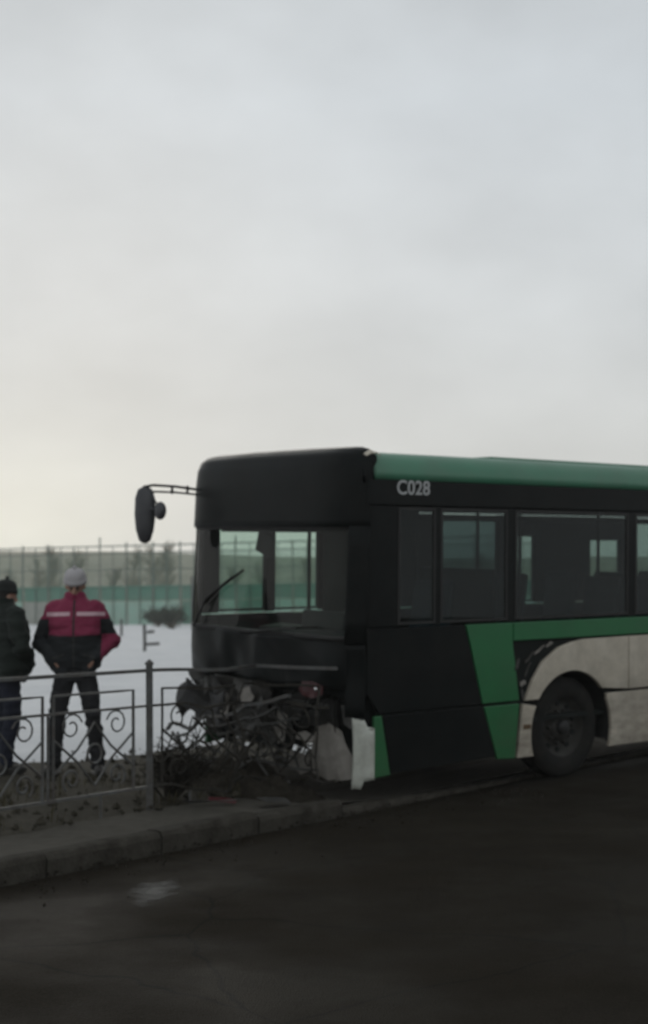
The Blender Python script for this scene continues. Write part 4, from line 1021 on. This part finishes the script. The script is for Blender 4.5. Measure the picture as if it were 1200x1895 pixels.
M_TR1 = mat('dark_grey_trousers', (0.030, 0.030, 0.032), (0.020, 0.020, 0.022), rough=0.9, scale=9, bump=0.3, spec=0.15)
M_TR2 = mat('dark_blue_trousers', (0.022, 0.025, 0.038), (0.015, 0.017, 0.026), rough=0.9, scale=9, bump=0.3, spec=0.15)
M_CAP = mat('pale_grey_knit', (0.52, 0.50, 0.51), (0.42, 0.40, 0.41), rough=0.95, scale=60, bump=0.5, bscale=150)
M_COAT = mat('dark_green_coat', (0.016, 0.022, 0.018), (0.011, 0.014, 0.012), rough=0.8, scale=6, bump=0.3, spec=0.2)
person((-2.28, 12.90, 0.125), R(4), 'person in a burgundy and black jacket and pale knitted cap, legs apart',
       dict(sc=1.03, feet=((-0.195, 0.02), (0.20, -0.03)), elbow=0.32, wrist=0.19, hz=1.66, tilt=0.40, hem=0.93, girth=1.14, cap=M_CAP,
            jacket=jacket_material('burgundy_black_jacket', (0.23, 0.030, 0.072), (0.016, 0.018, 0.020), 1.235), trousers=M_TR1, stripes=((-0.245, -0.035), (0.025, 0.265))))
person((-2.945, 13.02, 0.125), R(128), 'person in a dark green coat, half out of the picture at the left edge',
       dict(sc=1.0, feet=((-0.12, 0.05), (0.12, -0.04)), elbow=0.43, wrist=0.26, hz=1.62, tilt=0.1, hem=0.86, girth=1.62, cap=mat('black_knit', (0.014, 0.016, 0.015), rough=0.95, scale=60, bump=0.4, bscale=150), jacket=M_COAT, trousers=M_TR2, quilt=0.14))

# ------------------------------------------------------------------ sports ground behind the snow field
M_TEAL = mat('teal_fence_paint', (0.10, 0.27, 0.195), (0.08, 0.22, 0.16), rough=0.6, scale=2, dirt=(0.16, 0.17, 0.14), dscale=1, damt=0.5)
M_PALE = mat('pale_teal_sheet', (0.36, 0.55, 0.46), (0.29, 0.47, 0.385), rough=0.6, scale=2, dirt=(0.3, 0.32, 0.28), dscale=1, damt=0.5)
M_GREY = mat('grey_sheet', (0.36, 0.37, 0.33), (0.30, 0.31, 0.28), rough=0.6, scale=2)
M_POST = mat('grey_green_post', (0.15, 0.19, 0.155), (0.11, 0.14, 0.12), rough=0.6, scale=3)
fx = lambda x: 108 + (-x - 18) * 0.35        # the cage runs slightly askew to the view
def cage():
    e = empty('sports_cage', (-18, 108, -0.05)); tag(e, 'tall green sports cage fence with thin posts beyond the snow field', 'fence')
    pm = MB().tube([(0, 0, 0), (0, 0, 1)], 0.055, 6).mesh('post', M_POST)
    xs = [-32 + 2.12 * i for i in range(24)]
    for i in range(23):
        o = bpy.data.objects.new('slim_post', pm); col.objects.link(o); o.parent = e
        x = xs[i] + 1.06; o.location = (x + 18, fx(x) - 108, 0); o.scale = (0.7, 0.7, 6.1)
    for i, x in enumerate(xs):
        o = bpy.data.objects.new('post', pm); col.objects.link(o); o.parent = e
        o.location = (x + 18, fx(x) - 108, 0); o.scale = (1.1, 1.1, 6.25 + (0.5 if i % 5 == 2 else 0) + random.uniform(-0.15, 0.15))
    for z, r in ((6.1, 0.05), (5.55, 0.035), (4.3, 0.03), (3.0, 0.06)):
        a, b = xs[0], xs[-1]
        MB().tube([(a + 18, fx(a) - 108, z), (b + 18, fx(b) - 108, z)], r, 6).build('rail', M_POST if z != 3.0 else M_TEAL, e)
    w = MB()
    x = xs[0]
    while x < xs[-1]:                         # wire infill
        w.tube([(x + 18, fx(x) - 108 + 0.06, 3.0), (x + 18, fx(x) - 108 + 0.06, 5.6)], 0.020, 3, cap=False); x += 0.26
    z = 3.2
    while z < 5.6:
        w.tube([(xs[0] + 18, fx(xs[0]) - 107.93, z), (xs[-1] + 18, fx(xs[-1]) - 107.93, z)], 0.014, 3, cap=False); z += 0.21
    wo = w.build('wire_mesh', M_TEAL, e); wo['kind'] = 'stuff'
    rnd = random.Random(4)
    for i in range(len(xs) - 1):              # solid boards in the lower part, uneven tints
        a, b = xs[i] + 0.09, xs[i + 1] - 0.09
        for z0, z1, ms in ((1.95, 2.98, (M_TEAL, M_TEAL, M_TEAL)), (0.12, 1.90, (M_PALE, M_TEAL, M_PALE, M_GREY, M_PALE))):
            MB().add([(a + 18, fx(a) - 108 + 0.1, z0), (b + 18, fx(b) - 108 + 0.1, z0), (b + 18, fx(b) - 108 + 0.1, z1), (a + 18, fx(a) - 108 + 0.1, z1)], [(0, 1, 2, 3)]).build('board', rnd.choice(ms), e, solid=0.03)
cage()

# bare trees behind the cage
M_BARK = mat('bare_bark', (0.19, 0.175, 0.135), (0.14, 0.13, 0.10), rough=0.95, scale=3, spec=0.1)  # bark and twig colours lightened to stand in for distance haze
M_TWIG = mat('bare_twigs', (0.25, 0.225, 0.15), (0.18, 0.165, 0.11), rough=0.95, scale=3, spec=0.1)
def tree_meshes(seed, H):
    rnd = random.Random(seed); tr = MB(); tw = MB()
    tops = [Vector((0, 0, 0))]
    p = Vector((0, 0, 0)); pts = [p.copy()]; rs = [0.16]
    for i in range(7):
        p = p + Vector((rnd.gauss(0, 0.10), rnd.gauss(0, 0.10), H / 7)); pts.append(p.copy()); rs.append(0.16 * (1 - (i + 1) / 7.6))
    tr.tube(pts, rs, 6)
    for i in range(34):
        f = rnd.uniform(0.12, 0.97); x = f * 7; k = min(int(x), 6); b0 = pts[k].lerp(pts[k + 1], x - k)
        a = rnd.uniform(0, 6.28); ln = H * 0.30 * (1.05 - f * 0.75) * rnd.uniform(0.6, 1.2)
        d = Vector((math.cos(a), math.sin(a), rnd.uniform(0.7, 1.7))).normalized()
        q = [b0]; dd = d.copy()
        for _ in range(4):
            dd = (dd + Vector((rnd.gauss(0, 0.18), rnd.gauss(0, 0.18), 0.12))).normalized(); q.append(q[-1] + dd * ln / 4)
        tw.tube(q, [0.05, 0.04, 0.03, 0.02, 0.008], 4, cap=False)
        for _ in range(11):
            g = rnd.uniform(0.2, 1.0) * 4; k2 = min(int(g), 3); c = q[k2].lerp(q[k2 + 1], g - k2)
            e = (dd + Vector((rnd.gauss(0, 0.55), rnd.gauss(0, 0.55), rnd.uniform(0, 0.6)))).normalized() * rnd.uniform(0.4, 1.1)
            m = c + e * 0.5 + Vector((rnd.gauss(0, 0.06), rnd.gauss(0, 0.06), 0))
            tw.tube([c, m, c + e], [0.018, 0.013, 0.006], 3, cap=False)
            for _ in range(3):
                e2 = (e.normalized() + Vector((rnd.gauss(0, 0.6), rnd.gauss(0, 0.6), rnd.gauss(0.2, 0.3)))).normalized() * rnd.uniform(0.2, 0.5)
                c2 = c.lerp(c + e, rnd.uniform(0.3, 1)); tw.tube([c2, c2 + e2], [0.012, 0.005], 3, cap=False)
    return tr.mesh('trunk', M_BARK), tw.mesh('crown', M_TWIG)
kinds = [tree_meshes(100 + i, 6.6) for i in range(5)]
rnd = random.Random(21)
x = -46; i = 0
while x < 16:
    t = empty('bare_tree', (x + rnd.uniform(-0.9, 0.9), 146 + rnd.uniform(-6, 6), -0.1), rnd.uniform(0, 6.28)); k = kinds[i % 5]; i += 1
    hgt = rnd.uniform(0.72, 1.05); t.scale = (hgt * 1.1, hgt * 1.1, hgt)
    tag(t, 'small leafless tree in the row between the sports cage and the dry rise', 'tree', 'bare trees behind the sports cage')
    for nm, me in zip(('trunk', 'crown'), k):
        o = bpy.data.objects.new(nm, me); col.objects.link(o); o.parent = t
    x += rnd.uniform(1.8, 3.4)

# small things in the snow
def stake(name, loc, h, r, label, cross):
    e = empty(name, loc); tag(e, label, 'post')
    MB().tube([(0, 0, -0.3), (0.01, 0, h * 0.5), (0, 0, h)], r, 6).build('shaft', M_IRON, e)
    for z, x0, x1 in cross: MB().tube([(x0, -0.02, z), (x1, -0.02, z + 0.02)], r * 0.9, 6).build('crossbar', M_IRON, e)
def wreck_shrub(loc, w, h, label, seed):
    e = empty('broken_shrub', loc); tag(e, label, 'shrub'); rnd = random.Random(seed); st = MB(); tw = MB()
    for _ in range(26):
        a = rnd.uniform(0, 6.28); r = rnd.uniform(0.3, 1) * w
        tp = Vector((math.cos(a) * r * 1.2 + 0.25 * h, math.sin(a) * r, h * rnd.uniform(0.35, 1.0)))
        m = tp * 0.5 + Vector((rnd.gauss(0, 0.06), rnd.gauss(0, 0.06), 0.05)); st.tube([(0, 0, -0.05), m, tp], [0.014, 0.010, 0.004], 5, cap=False)
        for _ in range(14):
            c = m.lerp(tp, rnd.uniform(-0.5, 1)); d = Vector((rnd.gauss(0, 1), rnd.gauss(0, 1), rnd.gauss(0.3, 0.7))).normalized() * rnd.uniform(0.08, 0.24)
            tw.tube([c, c + d * 0.5 + Vector((0, 0, 0.015)), c + d], [0.006, 0.0045, 0.002], 3, cap=False)
    dk = mat('dark_wet_bark', (0.035, 0.03, 0.024), (0.02, 0.018, 0.014), rough=0.9, scale=8, spec=0.15)
    st.build('stems', dk, e)['kind'] = 'stuff'; tw.build('twigs', dk, e)['kind'] = 'stuff'
wreck_shrub(tuple(F(0.45, 0.10, 0.25)), 0.34, 0.50, 'broken leafless shrub crushed between the buckled fence and the bus', 9)
stake('marker_post', (-5.35, 41.8, 0.1), 0.95, 0.05, 'thin grey post with short crossbars standing in the snow', ((0.36, 0.0, 0.45), (0.72, 0.08, 0.30)))
stake('wooden_stake', (-9.45, 65.5, 0.1), 0.85, 0.06, 'short dark stake in the snow beside the person in burgundy', ())
stake('wooden_stake', (-8.1, 86.0, 0.1), 3.2, 0.07, 'taller thin stake beside the shrub near the bus', ())
def shrub(loc, w, h, label, seed):
    e = empty('shrub', loc); tag(e, label, 'shrub'); rnd = random.Random(seed); st = MB(); fo_ = MB()
    for _ in range(60):
        a = rnd.uniform(0, 6.28); r = rnd.uniform(0.2, 1) * w; tp = Vector((math.cos(a) * r, math.sin(a) * r, h * rnd.uniform(0.5, 1.0) * (1.1 - 0.4 * r / w)))
        m = tp * 0.5 + Vector((rnd.gauss(0, 0.1), rnd.gauss(0, 0.1), 0.1)); st.tube([(0, 0, -0.1), m, tp], [0.03, 0.02, 0.008], 4, cap=False)
        for _ in range(26):
            c = m.lerp(tp, rnd.uniform(0, 1.1)) + Vector((rnd.gauss(0, 0.14), rnd.gauss(0, 0.14), rnd.gauss(0, 0.12)))
            u = Vector((rnd.gauss(0, 1), rnd.gauss(0, 1), rnd.gauss(0, 1))).normalized() * 0.09; v_ = u.orthogonal().normalized() * 0.04
            fo_.add([c - u, c + v_, c + u, c - v_], [(0, 1, 2, 3)])
    st.build('stems', M_BARK, e); f = fo_.build('foliage', mat('dull_foliage', (0.05, 0.065, 0.045), (0.035, 0.045, 0.032), rough=0.9, scale=3, spec=0.1), e); f['kind'] = 'stuff'
shrub((-9.6, 88, 0.05), 1.15, 1.55, 'dark low shrub in the snow beside the bus edge', 5)
shrub((-11.6, 98, 0.05), 1.2, 1.3, 'smaller dark shrub farther back near the marker post', 6)

# ------------------------------------------------------------------ haze
hz_ = MB().box((-950, -350, -1.5), (950, 1550, 24))
ho = hz_.build('haze', None); ho['kind'] = 'stuff'; ho['label'] = 'thin pale winter haze over the whole place'; ho['category'] = 'haze'
hm_ = bpy.data.materials.new('haze_air'); hm_.use_nodes = True; t = hm_.node_tree; t.nodes.clear()
o_ = t.nodes.new('ShaderNodeOutputMaterial'); v_ = t.nodes.new('ShaderNodeVolumePrincipled')
v_.inputs['Color'].default_value = (0.93, 0.93, 0.92, 1); v_.inputs['Density'].default_value = 0.0008; v_.inputs['Anisotropy'].default_value = 0.2
t.links.new(v_.outputs[0], o_.inputs['Volume']); ho.data.materials.append(hm_)
